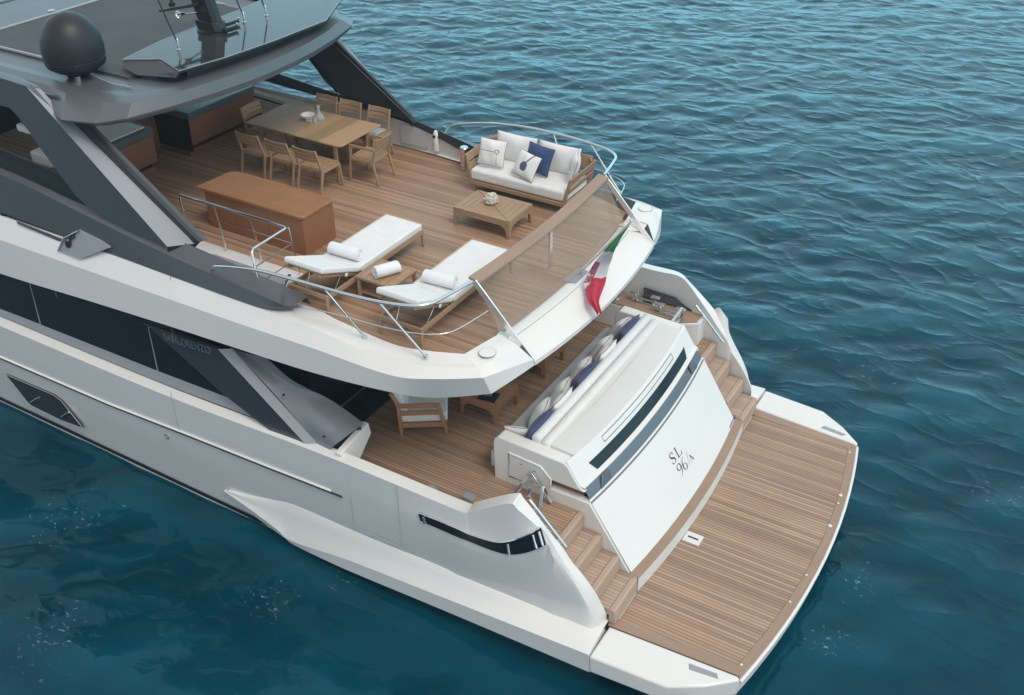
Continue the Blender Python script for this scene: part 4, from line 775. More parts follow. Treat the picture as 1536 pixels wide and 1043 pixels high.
# mast
mb_ = Vector((-8.86, .28, 6.40)); tp = mb_ + Vector((-.42, 0, 1.5))
ms = prism('mast', 'black', pw, [mb_ + Vector((dx, dy, .05)) for dx, dy in ((-.20, -.10), (.12, -.11), (.18, -.05), (.18, .05), (.12, .11), (-.20, .10))], tp - mb_, bevel=.01)
MB().lathe([(.24, 0), (.24, .03), (.20, .045)], mb_ + Vector((-.05, 0, 0)), 22).build('mast_foot', 'black', ms)
prism('mast_collar', 'black', ms, [mb_ + Vector((dx, dy, .03)) for dx, dy in ((-.24, -.13), (.15, -.14), (.22, -.06), (.22, .06), (.15, .14), (-.24, .13))], (-.04, 0, .14), bevel=.008)
arm = MB().bar(mb_ + Vector((-.12, 0, .42)), mb_ + Vector((-.30, -.78, .46)), .05, .06, .6).build('mast_spreader', 'black', ms, bevel=.01)
hz = Matrix.Rotation(R(80), 3, 'X')
MB().lathe([(.02, 0), (.02, .08), (.013, .10), (.015, .30), (.03, .38), (.06, .43), (.055, .43), (.02, .36)], mb_ + Vector((-.16, -.12, .30)), 18, hz).build('horn', 'steel', arm)
MB().lathe([(.05, 0), (.05, .05), (.02, .07), (.02, .2)], mb_ + Vector((-.25, -.55, .49)), 14).build('spreader_lamp', 'black', arm)
MB().lathe([(.04, 0), (.04, .10), (.03, .12)], mb_ + Vector((-.40, -.66, .60)), 14).build('spreader_camera', 'black', arm)
for dx, dy in ((.24, .10), (.05, .34)):
    q = mb_ + Vector((dx, dy, .02)); MB().bar(q + Vector((0, -.12, .03)), q + Vector((.02, .14, .03)), .05, .05).build('deck_light_bar', 'black', ms, bevel=.01)
    MB().lathe([(.02, 0), (.02, .03)], q + Vector((.02, .15, .05)), 10).build('lamp_head', 'steel', ms)
# satellite dome
sdm = MB().lathe([(.14, 0), (.15, .02), (.16, .05), (.27, .10), (.365, .17), (.385, .24), (.385, .27), (.372, .28), (.385, .29), (.388, .42), (.37, .56), (.32, .69), (.24, .79), (.13, .86), (.001, .885)], (-9.52, -1.90, 6.20), 40); 
for q in sdm.v: q.x = -9.52 + (q.x + 9.52) * 1.14; q.y = -1.90 + (q.y + 1.90) * 1.14; q.z = 6.20 + (q.z - 6.20) * 1.06
sdm = sdm.build('satellite_dome', 'dome', roof, angle=50)
for k in range(6):
    t = k * math.pi / 3 + .4; MB().lathe([(.008, 0), (.008, .008)], Vector((-9.52 + .438 * math.cos(t), -1.90 + .438 * math.sin(t), 6.46)), 8).build('dome_screw', 'steel', sdm)
MB().lathe([(.05, 0), (.05, .05)], (-9.40, -2.02, 6.20), 14).build('dome_gland', 'steel', sdm)
# --- inside the flybridge: counters and the far wall fittings
c1 = MB()
for nm, pr, y0, y1, x0 in (('bar_unit', 0, .42, 2.05, -10.12), ('bar_unit', 1, -1.35, -.38, -10.15)):
    u = empty(nm); u.parent = Y
    box('plinth', 'walnut', u, x0 - .75, x0, y0, y1, 3.91, 4.02)
    box('kick_recess', 'black', u, x0 - .75, x0 - .05, y0 + .02, y1 - .02, 4.02, 4.10)
    prism('front_panel', 'walnut', u, [(x0 - .8, y0, 4.10), (x0 - .02, y0, 4.10), (x0 + .10, y0, 4.14), (x0 + .12, y0, 4.62), (x0 - .8, y0, 4.62)], (0, y1 - y0, 0), bevel=.006)
    box('worktop', 'grey', u, x0 - .82, x0 + .14, y0 - .01, y1 + .01, 4.62, 4.75, .012)
    box('end_panel', 'black', u, x0 - .78, x0 + .10, y0 - .012, y0 - .001, 4.02, 4.62)
    if pr: box('white_top', 'offwhite', u, x0 - .7, x0 + .02, y0 + .06, y1 - .06, 4.75, 4.775, .01)
box('galley_unit', 'lightgrey', Y, -11.6, -11.0, .5, 2.2, 3.91, 4.7, .02)
box('inner_console', 'walnut', Y, -10.95, -10.85, -.3, .4, 3.91, 4.5)
hs_ = box('helm_screen', 'black', Y, -14.2, -14.0, -2.7, 2.7, 3.91, 5.6)
for a in (((-10.5, -2.4, 5.32), .34, .12), ((-10.28, -2.4, 4.87), .45, .2)):
    p = Vector(a[0]); box('helm_seat', 'cushion', Y, p.x - a[1] / 2, p.x + a[1] / 2, p.y, p.y + .25, p.z - a[2] / 2, p.z + a[2] / 2, .03)
# far side low bulwark seen through the gap, smoked screen, near side screen
sw = patch('side_screen', 'smoke', Y, [[(-14, -2.80, 5.45), (-9.3, -2.80, 5.02), (-8.9, -2.80, 4.9)], [(-14, -2.82, 4.85), (-9.3, -2.82, 4.66), (-8.75, -2.82, 4.62)]], 1, 1, solid=.01)
tube('screen_rail', 'darkgrey', sw, [(-14, -2.80, 5.46), (-9.35, -2.80, 5.03), (-9.2, -2.80, 4.98), (-8.95, -2.81, 4.66)], .012, 6)
fb = prism('side_locker', 'white', Y, [(-12, 2.60, 4.40), (-9.0, 2.58, 4.30), (-9.0, 2.70, 4.34), (-12, 2.70, 4.40)], (0, 0, -.38), bevel=.01)
tube('boathook', 'black', fb, [(-11, 2.58, 4.30), (-9.0, 2.58, 4.2)], .014, 6)
cv = (-7.13, 2.72, 4.34); cw = (-6.56, 2.72, 4)
cvr = box('wall_canvas', 'flagwhite', Y, cv[0], cw[0] + .02, 2.70, 2.735, cw[2], cv[2] + .02, .01)
sho = MB().lathe([(.02, 0), (.055, .02), (.06, .15), (.055, .34), (.03, .39), (.001, .40)], (-6.33, 2.70, 4.0), 18).build('shower_unit', 'white', Y)
MB().lathe([(.028, 0), (.028, .01)], (-6.33, 2.64, 4.30), 12, Matrix.Rotation(R(90), 3, 'X')).build('shower_button', 'black', sho)
fd = MB().lathe([(.075, 0), (.075, .40), (.065, .41), (.065, .415)], (-5.58, 2.46, 3.92), 20).build('steel_canister', 'steel', Y)
MB().bar((-5.70, 2.42, 4.18), (-5.46, 2.42, 4.18), .02, .03).build('canister_clamp', 'steel', fd)
# forward side deck fittings at the left edge
tube('side_grab_rail', 'black', Y, [(-12.6, -2.92, 4.28), (-11.2, -2.92, 4.27), (-11.0, -2.92, 4.2), (-10.75, -2.95, 3.98), (-10.66, -2.98, 3.80)], .035, 10)
sl = patch('side_vent', 'darkgrey', Y, [[(-10.4, -3, 4.04), (-9.37, -3, 4.01), (-9.2, -3, 4.07), (-9, -3, 4.2)], [(-10.35, -3.02, 4.01), (-9.42, -3.02, 3.96), (-9.23, -3.02, 3.99), (-9.01, -3.02, 4.12)]], 1, 1, solid=.012)
rcs = prism('fairlead_recess', 'lightgrey', Y, [(-9.39, -3.1, 3.83), (-9.27, -3.02, 4.04), (-8.92, -2.98, 4.26), (-8.47, -2.98, 4.2), (-8.25, -3, 4.16), (-8.86, -3.12, 3.85)], (.0, .03, .0))
tube('recess_trim', 'steel', rcs, [(-9.36, -3.12, 3.85), (-9.25, -3.04, 4.06), (-8.89, -3, 4.27)], .014, 8)
MB().lathe([(.04, 0), (.05, .03), (.05, .12), (.03, .14)], (-9.13, -3.06, 3.96), 16).build('roller', 'darkgrey', rcs)

# ================================================================ furniture and loose things
def orient(o, loc, zdir, ydir):
    """put a flat thing so its local Z faces zdir and its local Y points near ydir"""
    z = Vector(zdir).normalized(); x = Vector(ydir).cross(z).normalized(); y = z.cross(x)
    m = Matrix(((x.x, y.x, z.x, loc[0]), (x.y, y.y, z.y, loc[1]), (x.z, y.z, z.z, loc[2]), (0, 0, 0, 1)))
    o.matrix_world = m; return o
# ---- dining chair: local origin on the deck, front towards +Y
def make_chair(arms=False, label='', group='teak dining chairs round the table'):
    c = empty('dining_armchair' if arms else 'dining_chair', label=label, cat='chair', group=group)
    W, D, SH = .25, .25, .44
    for s in (-1, 1):
        b = MB().bar((s * (W - .005), -D + .05, SH - .02), (s * (W + .005), -D - .055, 0), .034, .045, .72).build('leg', 'teakz', c, bevel=.004)
        MB().bar((s * W, D - .04, SH - .005 if not arms else .64), (s * (W + .012), D + .015, 0), .034, .045, .72).build('leg', 'teakz', c, bevel=.004)
        MB().bar((s * (W - .004), -D + .05, SH - .05), (s * (W - .02), -D - .065, .82), .030, .042, .8).build('back_post', 'teakz', c, bevel=.004)
        if arms: MB().bar((s * (W + .005), -D - .03, .64), (s * (W + .01), D - .01, .655), .022, .05).build('armrest', 'teaky', c, bevel=.006)
    f = MB().box(-W, W, D - .075, D - .045, SH - .055, SH - .005); f.box(-W, W, -D + .04, -D + .065, SH - .055, SH - .005)
    for s in (-1, 1): f.box(s * W - .014, s * W + .014, -D + .05, D - .05, SH - .055, SH - .005)
    f.build('seat_frame', 'teak', c, bevel=.003)
    sl = MB()
    for i in range(6): y = -D + .09 + i * .073; sl.box(-W + .012, W - .012, y - .03, y + .03, SH - .004, SH + .012)
    sl.build('seat', 'teak', c, bevel=.003)
    k = MB()
    for z0, z1 in ((.60, .645), (.66, .72), (.735, .81)):
        rows = []
        for z in (z0, z1):
            yb = -D + .05 - (z - .39) * .27; rows.append([(x, yb - .035 * (1 - (x / .24) ** 2), z) for x in (-.235, -.12, 0, .12, .235)])
        n = 5; v = rows[0] + rows[1] + [(p[0], p[1] + .018, p[2]) for p in rows[0]] + [(p[0], p[1] + .018, p[2]) for p in rows[1]]
        fs = []
        for i in range(4): fs += [(i, i + 1, 5 + i + 1, 5 + i), (10 + i, 15 + i, 16 + i, 11 + i), (5 + i, 6 + i, 16 + i, 15 + i), (i, 10 + i, 11 + i, i + 1)]
        fs += [(0, 5, 15, 10), (4, 14, 19, 9)]
        k.add(v, fs)
    k.build('backrest', 'teak', c)
    return c
chair = make_chair(label='teak dining chair nearest the swim platform on the near long side of the table')
chair.location = (-7.265, .60, UD)
for x, y, rz, lb in ((-7.88, .60, 0, 'teak dining chair in the middle of the near long side of the table'),
                     (-8.53, .60, 2, 'teak dining chair at the bar end of the near long side of the table'),
                     (-8.52, 2.10, 180, 'teak dining chair on the far side of the table, nearest the bar units'),
                     (-7.97, 2.10, 180, 'teak dining chair in the middle of the far long side of the table'),
                     (-7.34, 2.10, 178, 'teak dining chair with a grey seat pad beside the white inner wall'),
                     (-9.12, 1.36, -88, 'teak dining chair at the head of the table in front of the bar units')):
    c = copy_tree(chair); c.location = (x, y, UD); c.rotation_euler = (0, 0, R(rz)); c['label'] = lb
    if 'grey' in lb: box('seat_pad', 'greyfab', c, -.22, .22, -.20, .21, .455, .495, .015)
ac = make_chair(True, 'teak dining armchair at the open stern end of the table')
ac.location = (-6.77, 1.36, UD); ac.rotation_euler = (0, 0, R(94))
# ---- dining table
t = empty('dining_table', (-8.03, 1.41, UD), label='long rectangular teak dining table with splayed legs under the hardtop', cat='table')
tp = prism('tabletop', 'tabletop', t, [(-1.06, -.56, .685), (.96, -.575, .685), (1.02, -.56, .685), (1.06, -.50, .685), (1.06, .56, .685), (-1.06, .52, .685)], (0, 0, .03), bevel=.006)
for k in range(1): box('leaf_joint', 'caulk', t, .02, .024, -.565, .54, .7135, .7155)
for sx in (-1, 1):
    for sy in (-1, 1): MB().bar((sx * .82, sy * .42, .68), (sx * .90, sy * .50, 0), .075, .05, .6).build('leg', 'teakz', t, bevel=.006)
MB().box(-.85, .85, -.40, -.36, .60, .68).box(-.85, .85, .36, .40, .60, .68).box(-.82, -.78, -.38, .38, .60, .68).box(.78, .82, -.38, .38, .60, .68).build('apron', 'teak', t)
# bowl, carafe and glasses
bw = MB().lathe([(.05, 0), (.045, .025), (.05, .035), (.10, .075), (.125, .12), (.118, .12), (.09, .08), (.03, .05), (.001, .05)], (-8.17, 1.46, UD + .716), 22).build('bowl', 'ceramic', angle=60)
tag(bw, 'white ceramic footed bowl on the dining table', 'bowl')
cf_ = MB().lathe([(.09, 0), (.10, .02), (.09, .07), (.03, .13), (.022, .20), (.035, .26), (.030, .26), (.018, .20), (.025, .13), (.08, .07), (.08, .02), (.001, .02)], (-8.03, 1.60, UD + .716), 24).build('carafe', 'crystal', angle=60)
tag(cf_, 'clear glass carafe with a flared neck beside the white bowl', 'carafe')
for i, (x, y, lb) in enumerate(((-7.99, 1.44, 'drinking glass beside the white bowl, nearest the swim platform'), (-8.08, 1.42, 'drinking glass close against the white bowl'))):
    g = MB().lathe([(.03, 0), (.036, .09), (.032, .09), (.027, .01), (.001, .01)], (x, y, UD + .716), 18).build('drinking_glass', 'crystal', angle=60)
    tag(g, lb, 'glass', 'glasses on the dining table')
# ---- long sideboard beside the stairwell
sb = empty('sideboard', (-6.65, -1.04, UD), label='long varnished wood sideboard with a chamfered top beside the stairwell rail', cat='sideboard')
X0, X1, Yn, Yf = -1.28, .72, -.39, .37
prism('cabinet', 'counter_face', sb, [(X0 + .06, Yn + .04, 0), (X1 + .03, Yn + .04, 0), (X1 + .03, Yf - .02, 0), (X0 + .06, Yf - .02, 0)], (0, 0, .60), bevel=.005)
prism('recess_line', 'black', sb, [(X0 + .1, Yn + .06, .6), (X1 - .01, Yn + .06, .6), (X1 - .01, Yf - .04, .6), (X0 + .1, Yf - .04, .6)], (0, 0, .015))
prism('sideboard_top', 'counter', sb, [(X0 - .06, Yn + .0, .615), (X1 + .0, Yn + .0, .615), (X1 + .06, Yn + .05, .615), (X1 + .06, Yf - .06, .615), (X1, Yf, .615), (X0 + .10, Yf, .615), (X0, Yf - .10, .615)], (0, 0, .05), bevel=.008)
for x in (-.62, .05): box('door_joint', 'caulk', sb, x, x + .004, Yn + .0375, Yn + .0405, .03, .58)
# ---- sun loungers: origin on the deck under the middle, head towards -Y
def make_lounger():
    l = empty('sun_lounger', label='x', cat='sun lounger', group='sun loungers on the upper deck')
    w = .325
    for s in (-1, 1):
        MB().bar((s * w, -1.14, .245), (s * w, 1.14, .245), .032, .07).build('side_rail', 'teaky', l, bevel=.004)
        for y in (-1.11, 1.11): MB().bar((s * w, y, .275), (s * (w + .005), y * 1.02, 0), .034, .055, .75).build('leg', 'teakz', l, bevel=.004)
        MB().bar((s * (w - .05), -.42, .27), (s * (w - .05), -1.17, .60), .024, .045).build('head_frame', 'teaky', l, bevel=.003)
        MB().tube([(s * (w - .06), -.72, .40), (s * (w - .10), -.93, .10)], .007, 8).build('prop_rod', 'steel', l)
    MB().tube([(-(w - .10), -.93, .10), (w - .10, -.93, .10)], .007, 8).build('prop_bar', 'steel', l)
    for y in (-1.13, 1.10): box('cross_rail', 'teak', l, -w, w, y, y + .03, .215, .275, .004)
    sl = MB()
    for i in range(14): y = -.36 + i * .108; sl.box(-w + .01, w - .01, y - .035, y + .035, .272, .288)
    sl.build('slats', 'teak', l)
    sl = MB(); mt = Matrix.Translation((0, -.42, .285)) @ Matrix.Rotation(R(-23.7), 4, 'X')
    for i in range(7): sl.box(-w + .04, w - .04, -.80 + i * .115, -.73 + i * .115, 0, .015, mt)
    sl.build('slats', 'teak', l)
    box('mattress', 'cushion', l, -.335, .335, -.385, 1.12, .295, .385, .028, seg=3)
    m = MB(); m.box(-.335, .335, -.86, -.0, .012, .10, Matrix.Translation((0, -.405, .29)) @ Matrix.Rotation(R(-23.7), 4, 'X'))
    hm = m.build('head_mattress', 'cushion', l, bevel=.028, seg=3)
    for zz in (.305, .376): tube('mattress_piping', 'cushion', l, [(-.338, -.37, zz), (-.338, 1.10, zz), (-.32, 1.122, zz), (.32, 1.122, zz), (.338, 1.10, zz), (.338, -.37, zz)], .0045, 5)
    MB().bar((.34, -.71, .385), (.34, -.69, .43), .012, .05).build('strap', 'cushion', l, bevel=.004)
    return l
lg = make_lounger(); lg.location = (-4.905, -1.37, UD); lg['label'] = 'white cushioned teak sun lounger next to the long varnished sideboard'
l2 = copy_tree(lg); l2.location = (-3.335, -1.39, UD); l2['label'] = 'white cushioned teak sun lounger nearest the glass balustrade at the stern'
def make_towel(L=.44, r=.095):
    """rolled towel along local X; spiral ends"""
    m = MB(); n = 46; sec = []
    for i in range(n):
        t = i / (n - 1); a = t * 2 * math.pi * 3.75; rr = r * (.25 + .75 * t); sec.append((math.cos(a) * rr, math.sin(a) * rr * .88))
    v = []
    for k, x in enumerate((-L / 2, -L / 2 + .015, -L / 6, L / 6, L / 2 - .015, L / 2)):
        q = .95 if k in (0, 5) else 1.0
        v += [(x + .012 * math.sin(i * .5 + k), y * q, z * q + r * .9) for i, (y, z) in enumerate(sec)]
    m.add(v, [(k * n + i, k * n + i + 1, (k + 1) * n + i + 1, (k + 1) * n + i) for k in range(5) for i in range(n - 1)])
    return m.build('rolled_towel', 'towel', solid=.016, angle=80)
for x, y, z, rz, s, lb in ((-4.93, -1.63, 4.30, 2, 1.15, 'rolled white towel lying on the sun lounger beside the sideboard'), (-3.33, -1.60, 4.30, 4, 1.1, 'rolled white towel lying on the sun lounger by the glass balustrade'), (-4.17, -1.68, 4.245, 62, .82, 'rolled white towel on the small slatted side table')):
    o = make_towel(); o.location = (x, y, z); o.rotation_euler = (0, 0, R(rz)); o.scale = (s, 1, 1); tag(o, lb, 'towel', 'rolled white towels')
# ---- slatted side table
st_t = empty('side_table', (-4.21, -1.64, UD), label='small square slatted teak side table standing between the two sun loungers', cat='side table')
m = MB()
for i in range(5): m.box(-.28 + i * .114, -.28 + i * .114 + .106, -.25, .25, .31, .328)
m.build('tabletop', 'teaky', st_t, bevel=.003)
MB().box(-.29, .29, -.29, -.255, .29, .33).box(-.29, .29, .255, .29, .29, .33).box(-.315, -.285, -.29, .29, .29, .33).box(.29, .315, -.29, .29, .29, .33).build('apron', 'teak', st_t, bevel=.003)
for sx in (-1, 1):
    for sy in (-1, 1): box('leg', 'teakz', st_t, sx * .285 - .022, sx * .285 + .022, sy * .262 - .022, sy * .262 + .022, 0, .30, .004)
box('shelf', 'teaky', st_t, -.27, .27, -.25, .25, .06, .075)
# ---- coffee tables with mitred tops and arched aprons
def make_coffee(w, d, h, mat='teak', maty='teaky', name='coffee_table'):
    t = empty(name)
    tpm = MB(); nr = 5
    for k in range(nr):
        a = 1 - k / nr; b = 1 - (k + 1) / nr + (.012 if k < nr else 0)
        if k == nr - 1: b = 0.02
        X0, Y0, X1, Y1 = w / 2 * a - 0, d / 2 * a, w / 2 * b, d / 2 * b
        z = h
        O = [(-X0, -Y0, z), (X0, -Y0, z), (X0, Y0, z), (-X0, Y0, z)]; I = [(-X1, -Y1, z), (X1, -Y1, z), (X1, Y1, z), (-X1, Y1, z)]
        for i in range(4):
            tpm.k = i % 2; tpm.prism([O[i], O[(i + 1) % 4], I[(i + 1) % 4], I[i]], (0, 0, -.022))
    link('tabletop', tpm.v, tpm.f, None, t, mats=[mat, maty], fm=tpm.m)
    box('underlay', 'caulk', t, -w / 2 + .02, w / 2 - .02, -d / 2 + .02, d / 2 - .02, h - .02, h - .004)
    for a in (-1, 1):
        for al in ('x', 'y'):
            L = (w if al == 'x' else d - .005) / 2; dd = (d if al == 'x' else w + .005) / 2
            pr = [(-L, 0), (-L + .05, 0), (-L + .065, h * .45), (-L + .12, h * .60), (-L + .20, h * .66), (L - .20, h * .66), (L - .12, h * .60), (L - .065, h * .45), (L - .05, 0), (L, 0), (L, h - .023), (-L, h - .023)]
            # the arched apron with its legs, each face a board
            q = [(u, a * dd, z) if al == 'x' else (a * dd, u, z) for u, z in pr]
            prism('arched_apron', mat if al == 'x' else maty, t, q, (0, -a * .04, 0) if al == 'x' else (-a * .04, 0, 0), bevel=.004)
    tube('mitre_joint', 'caulk', t, [(-w / 2, d / 2, h + .0005), (w / 2, -d / 2, h + .0005)], .0035, 4)
    return t
ct = make_coffee(1.02, .72, .31); ct.location = (-4.07, .965, UD); tag(ct, 'low rectangular teak coffee table in front of the white sofa, carrying a coral', 'coffee table')
k1 = make_coffee(.66, .66, .36, 'teakred', 'teakred_y'); k1.location = (-3.15, -.68, 1.664); tag(k1, 'low square oiled teak table in the cockpit, under the near corner of the overhang', 'coffee table', 'square teak tables in the cockpit')
k2 = copy_tree(k1); k2.location = (-3.12, .76, 1.664); k2['label'] = 'low square oiled teak table in the cockpit, mostly hidden behind the middle of the overhang'
bk_ = box('tray_book', 'black', None, -.14, .14, -.11, .11, 0, .03, .004); bk_.location = (-3.05, -.86, 2.027); bk_.rotation_euler = (0, 0, R(8)); tag(bk_, 'black square book lying on the near cockpit table', 'book')
MB().box(-.05, .05, -.012, .012, .0295, .0315).box(-.05, -.03, -.04, .03, .0295, .0315).box(.02, .04, -.012, .04, .0295, .0315).build('cover_mark', 'lightgrey', bk_)
# coral
random.seed(3); m = MB()
m.lathe([(.05, 0), (.085, .03), (.09, .08), (.07, .13), (.03, .155), (.001, .16)], (0, 0, 0), 18)
for i in range(170):
    a = random.uniform(0, 6.283); e = math.asin(random.uniform(.0, 1.0)); d = Vector((math.cos(a) * math.cos(e), math.sin(a) * math.cos(e), math.sin(e)))
    p = Vector((d.x * .10, d.y * .10, .045 + d.z * .13)); j = Vector((random.uniform(-.018, .018), random.uniform(-.018, .018), random.uniform(-.008, .018)))
    m.tube([p * .75, p, p + j * .8, p + j * 1.4], .010, 6, rs=[.011, .010, .012, .005])
co = m.build('coral_ornament', 'coral', angle=70); co.location = (-4.12, 1.0, UD + .31); tag(co, 'knobbly cream coral ornament standing on the coffee table', 'ornament')
# ---- pillows
def pillow(name, w, h, t, mat, pipe='piping', pat=None, mats=None, n=20):
    v = []; f = []; fm = []
    def P(u, s, sg):
        # u, s in -1..1; edges drawn in between sharp corners
        x = u * w / 2 * (1 - .06 * (1 - abs(s)) ** .8 * 0 - .055 * (1 - s * s)); y = s * h / 2 * (1 - .055 * (1 - u * u))
        z = sg * t / 2 * max(0, (1 - abs(u) ** 2.6)) ** .55 * max(0, (1 - abs(s) ** 2.6)) ** .55
        z += .006 * math.sin(5 * u + 3 * s) * (1 - abs(u)) * sg
        return (x, y, z)
    for sg in (1, -1):
        o = len(v)
        for i in range(n + 1):
            for j in range(n + 1): v.append(P(-1 + 2 * i / n, -1 + 2 * j / n, sg))
        for i in range(n):
            for j in range(n):
                q = (o + i * (n + 1) + j, o + (i + 1) * (n + 1) + j, o + (i + 1) * (n + 1) + j + 1, o + i * (n + 1) + j + 1)
                f.append(q if sg > 0 else q[::-1]); u, s = -1 + 2 * (i + .5) / n, -1 + 2 * (j + .5) / n
                fm.append(pat(u, s) if (pat and sg > 0) else 0)
    o = link(name, v, f, mat, None, angle=80, mats=mats, fm=fm if pat else None)
    e = [P(-1 + 2 * i / 10, -1, 1) for i in range(10)] + [P(1, -1 + 2 * i / 10, 1) for i in range(10)] + [P(1 - 2 * i / 10, 1, 1) for i in range(10)] + [P(-1, 1 - 2 * i / 10, 1) for i in range(10)]
    if pipe: tube('piping', pipe, o, e, .0038, 6, closed=True)
    return o
G1 = 'scatter pillows on the stern bench'
spec = [('navy', -1.52, 0, 'navy'), ('white', -.90, 0, 'cushion'), ('navy', -.14, 0, 'navy'), ('white', .56, 0, 'cushion'), ('navy', 1.36, 0, 'navy')]
lbs = ['navy pillow in the back row at the near end of the stern bench', 'white pillow in the back row between the near navy one and the middle navy one', 'navy pillow at the middle of the stern bench back row', 'white pillow in the back row between the middle navy one and the far navy one', 'navy pillow in the back row at the far end of the stern bench']
for (c, y, _, mt_), lb in zip(spec, lbs):
    o = pillow('throw_pillow', .66 if c == 'navy' else .56, .50, .20, mt_); orient(o, (-1.83, y, 2.33), (-1, 0, .32), (0.1, 0, 1)); tag(o, lb, 'pillow', G1)
frt = [(-1.10, 'small white red-piped pillow in the front row, nearest the near end'), (-.50, 'small white red-piped pillow leaning in front, second from the near navy pillow'), (.16, 'small white red-piped pillow leaning in front of the middle navy pillow'), (.88, 'small white red-piped pillow leaning in front, before the far navy pillow'), (1.52, 'small white red-piped pillow against the far end cheek of the stern bench')]
for i, (y, lb) in enumerate(frt):
    o = pillow('throw_pillow', .46, .45, .20, 'cushion'); orient(o, (-2.03, y, 2.26), (-1, -.25 + .08 * i, .55), (0.3, .15, 1)); tag(o, lb, 'pillow', G1)
o = pillow('throw_pillow', .44, .44, .15, 'cushion'); orient(o, (-2.02, -1.66, 2.24), (-.25, 1, .35), (0, -.3, 1)); tag(o, 'white pillow propped against the near end cheek of the stern bench', 'pillow', G1)
# ---- upper deck sofa, back to the sea
sf = empty('sofa', (-4.13, 2.22, UD), label='teak framed two seat sofa with white cushions beside the far handrail', cat='sofa')
for s in (-1, 1):
    MB().bar((s * .86, -.40, .18), (s * .82, -.38, 0), .06, .05, .6).build('leg', 'teakz', sf, bevel=.006)
    MB().bar((s * .86, .34, .18), (s * .82, .36, 0), .06, .05, .6).build('leg', 'teakz', sf, bevel=.006)
    # raked arm: front post, back post, two boards
    ar_ = MB().bar((s * .87, -.42, .16), (s * .98, -.40, .62), .05, .05).build('arm_post', 'teakz', sf, bevel=.005)
    MB().bar((s * .90, .36, .16), (s * .99, .40, .66), .05, .05).build('arm_post', 'teakz', sf, bevel=.005)
    for z0, z1, o_ in ((.50, .63, .965), (.36, .45, .935)):
        prism('arm_board', 'teaky', sf, [(s * (o_ - .01), -.42, z0), (s * (o_ + .02), -.42, z1), (s * (o_ + .02), .36, z1 + .02), (s * (o_ - .01), .36, z0 + .02)], (s * .022, 0, 0), bevel=.004)
    prism('arm_corner', 'teak', sf, [(s * .985, .34, .50), (s * .985, .34, .66), (s * .90, .44, .68), (s * .90, .44, .52)], (-s * .03, .0, 0), bevel=.004)
prism('back_board', 'teak', sf, [(-.92, .42, .48), (.92, .42, .48), (.92, .47, .68), (-.92, .47, .68)], (0, .022, 0), bevel=.005)
prism('back_board', 'teak', sf, [(-.92, .38, .28), (.92, .38, .28), (.92, .41, .42), (-.92, .41, .42)], (0, .022, 0), bevel=.005)
MB().box(-.90, .90, -.44, -.40, .13, .20).box(-.90, .90, .36, .40, .13, .20).box(-.90, -.86, -.42, .38, .13, .20).box(.86, .90, -.42, .38, .13, .20).box(-.88, .88, -.41, .38, .185, .20).build('seat_frame', 'teak', sf, bevel=.006)
box('seat_cushion', 'cushion', sf, -.90, .90, -.43, .35, .205, .40, .05, seg=4)
for s in (-1, 1):
    bc = pillow('back_cushion', .78, .48, .20, 'cushion', pipe=None); bc.parent = sf
    zd = Vector((0, -1, .28)).normalized(); x = Vector((0, 0, 1)).cross(zd).normalized(); yv = zd.cross(x)
    bc.matrix_local = Matrix(((x.x, yv.x, zd.x, s * .41 - .02), (x.y, yv.y, zd.y, .27), (x.z, yv.z, zd.z, .60), (0, 0, 0, 1)))
G2 = 'scatter pillows on the upper deck sofa'
def pat1(u, s):
    if math.hypot(u - .45, (s - .15)) < .18: return 2 if math.hypot(u - .45, s - .15) > .11 else 0
    if abs(s - .12) < .035 and -.95 < u < .28: return 1
    if abs(u - .47) < .03 and s < -.05 and int((s + 1) * 10) % 2 == 0: return 1
    return 0
def pat2(u, s):
    d = math.hypot((u + .05), (s + .12) * .85)
    if d < .34: return 1
    if abs(u - .12 - .4 * (s - .3)) < .06 and s > .12: return 1
    return 0
def pat3(u, s):
    if math.hypot(u + .55, s - .25) < .14: return 2
    if abs(abs(u - .05) + abs(s + .05) - .52) < .045: return 1
    return 0
P3 = ['cushion', 'print', 'redprint']
o = pillow('throw_pillow', .46, .44, .16, 'cushion', pat=pat1, mats=P3, n=44); orient(o, (-4.74, 2.03, 4.57), (.25, -1, .35), (0, .3, 1)); tag(o, 'white pillow with a thin line and ring print at the bar end of the sofa', 'pillow', G2)
o = pillow('throw_pillow', .50, .46, .16, 'navy', pipe='navy'); orient(o, (-3.94, 2.18, 4.57), (-.05, -1, .40), (.10, .3, 1)); tag(o, 'plain navy blue pillow in the middle of the white sofa', 'pillow', G2)
o = pillow('throw_pillow', .44, .42, .15, 'cushion', pat=pat2, mats=P3, n=44); orient(o, (-4.03, 1.94, 4.53), (-.1, -1, .55), (.18, .3, 1)); tag(o, 'white pillow with a large slate oval print in front of the navy pillow', 'pillow', G2)
o = pillow('throw_pillow', .44, .42, .15, 'cushion', pat=pat3, mats=P3, n=44); orient(o, (-3.3, 2.22, 4.58), (-1, -.55, .30), (.25, .0, 1)); tag(o, 'white pillow with a navy diamond print leaning on the stern arm of the sofa', 'pillow', G2)
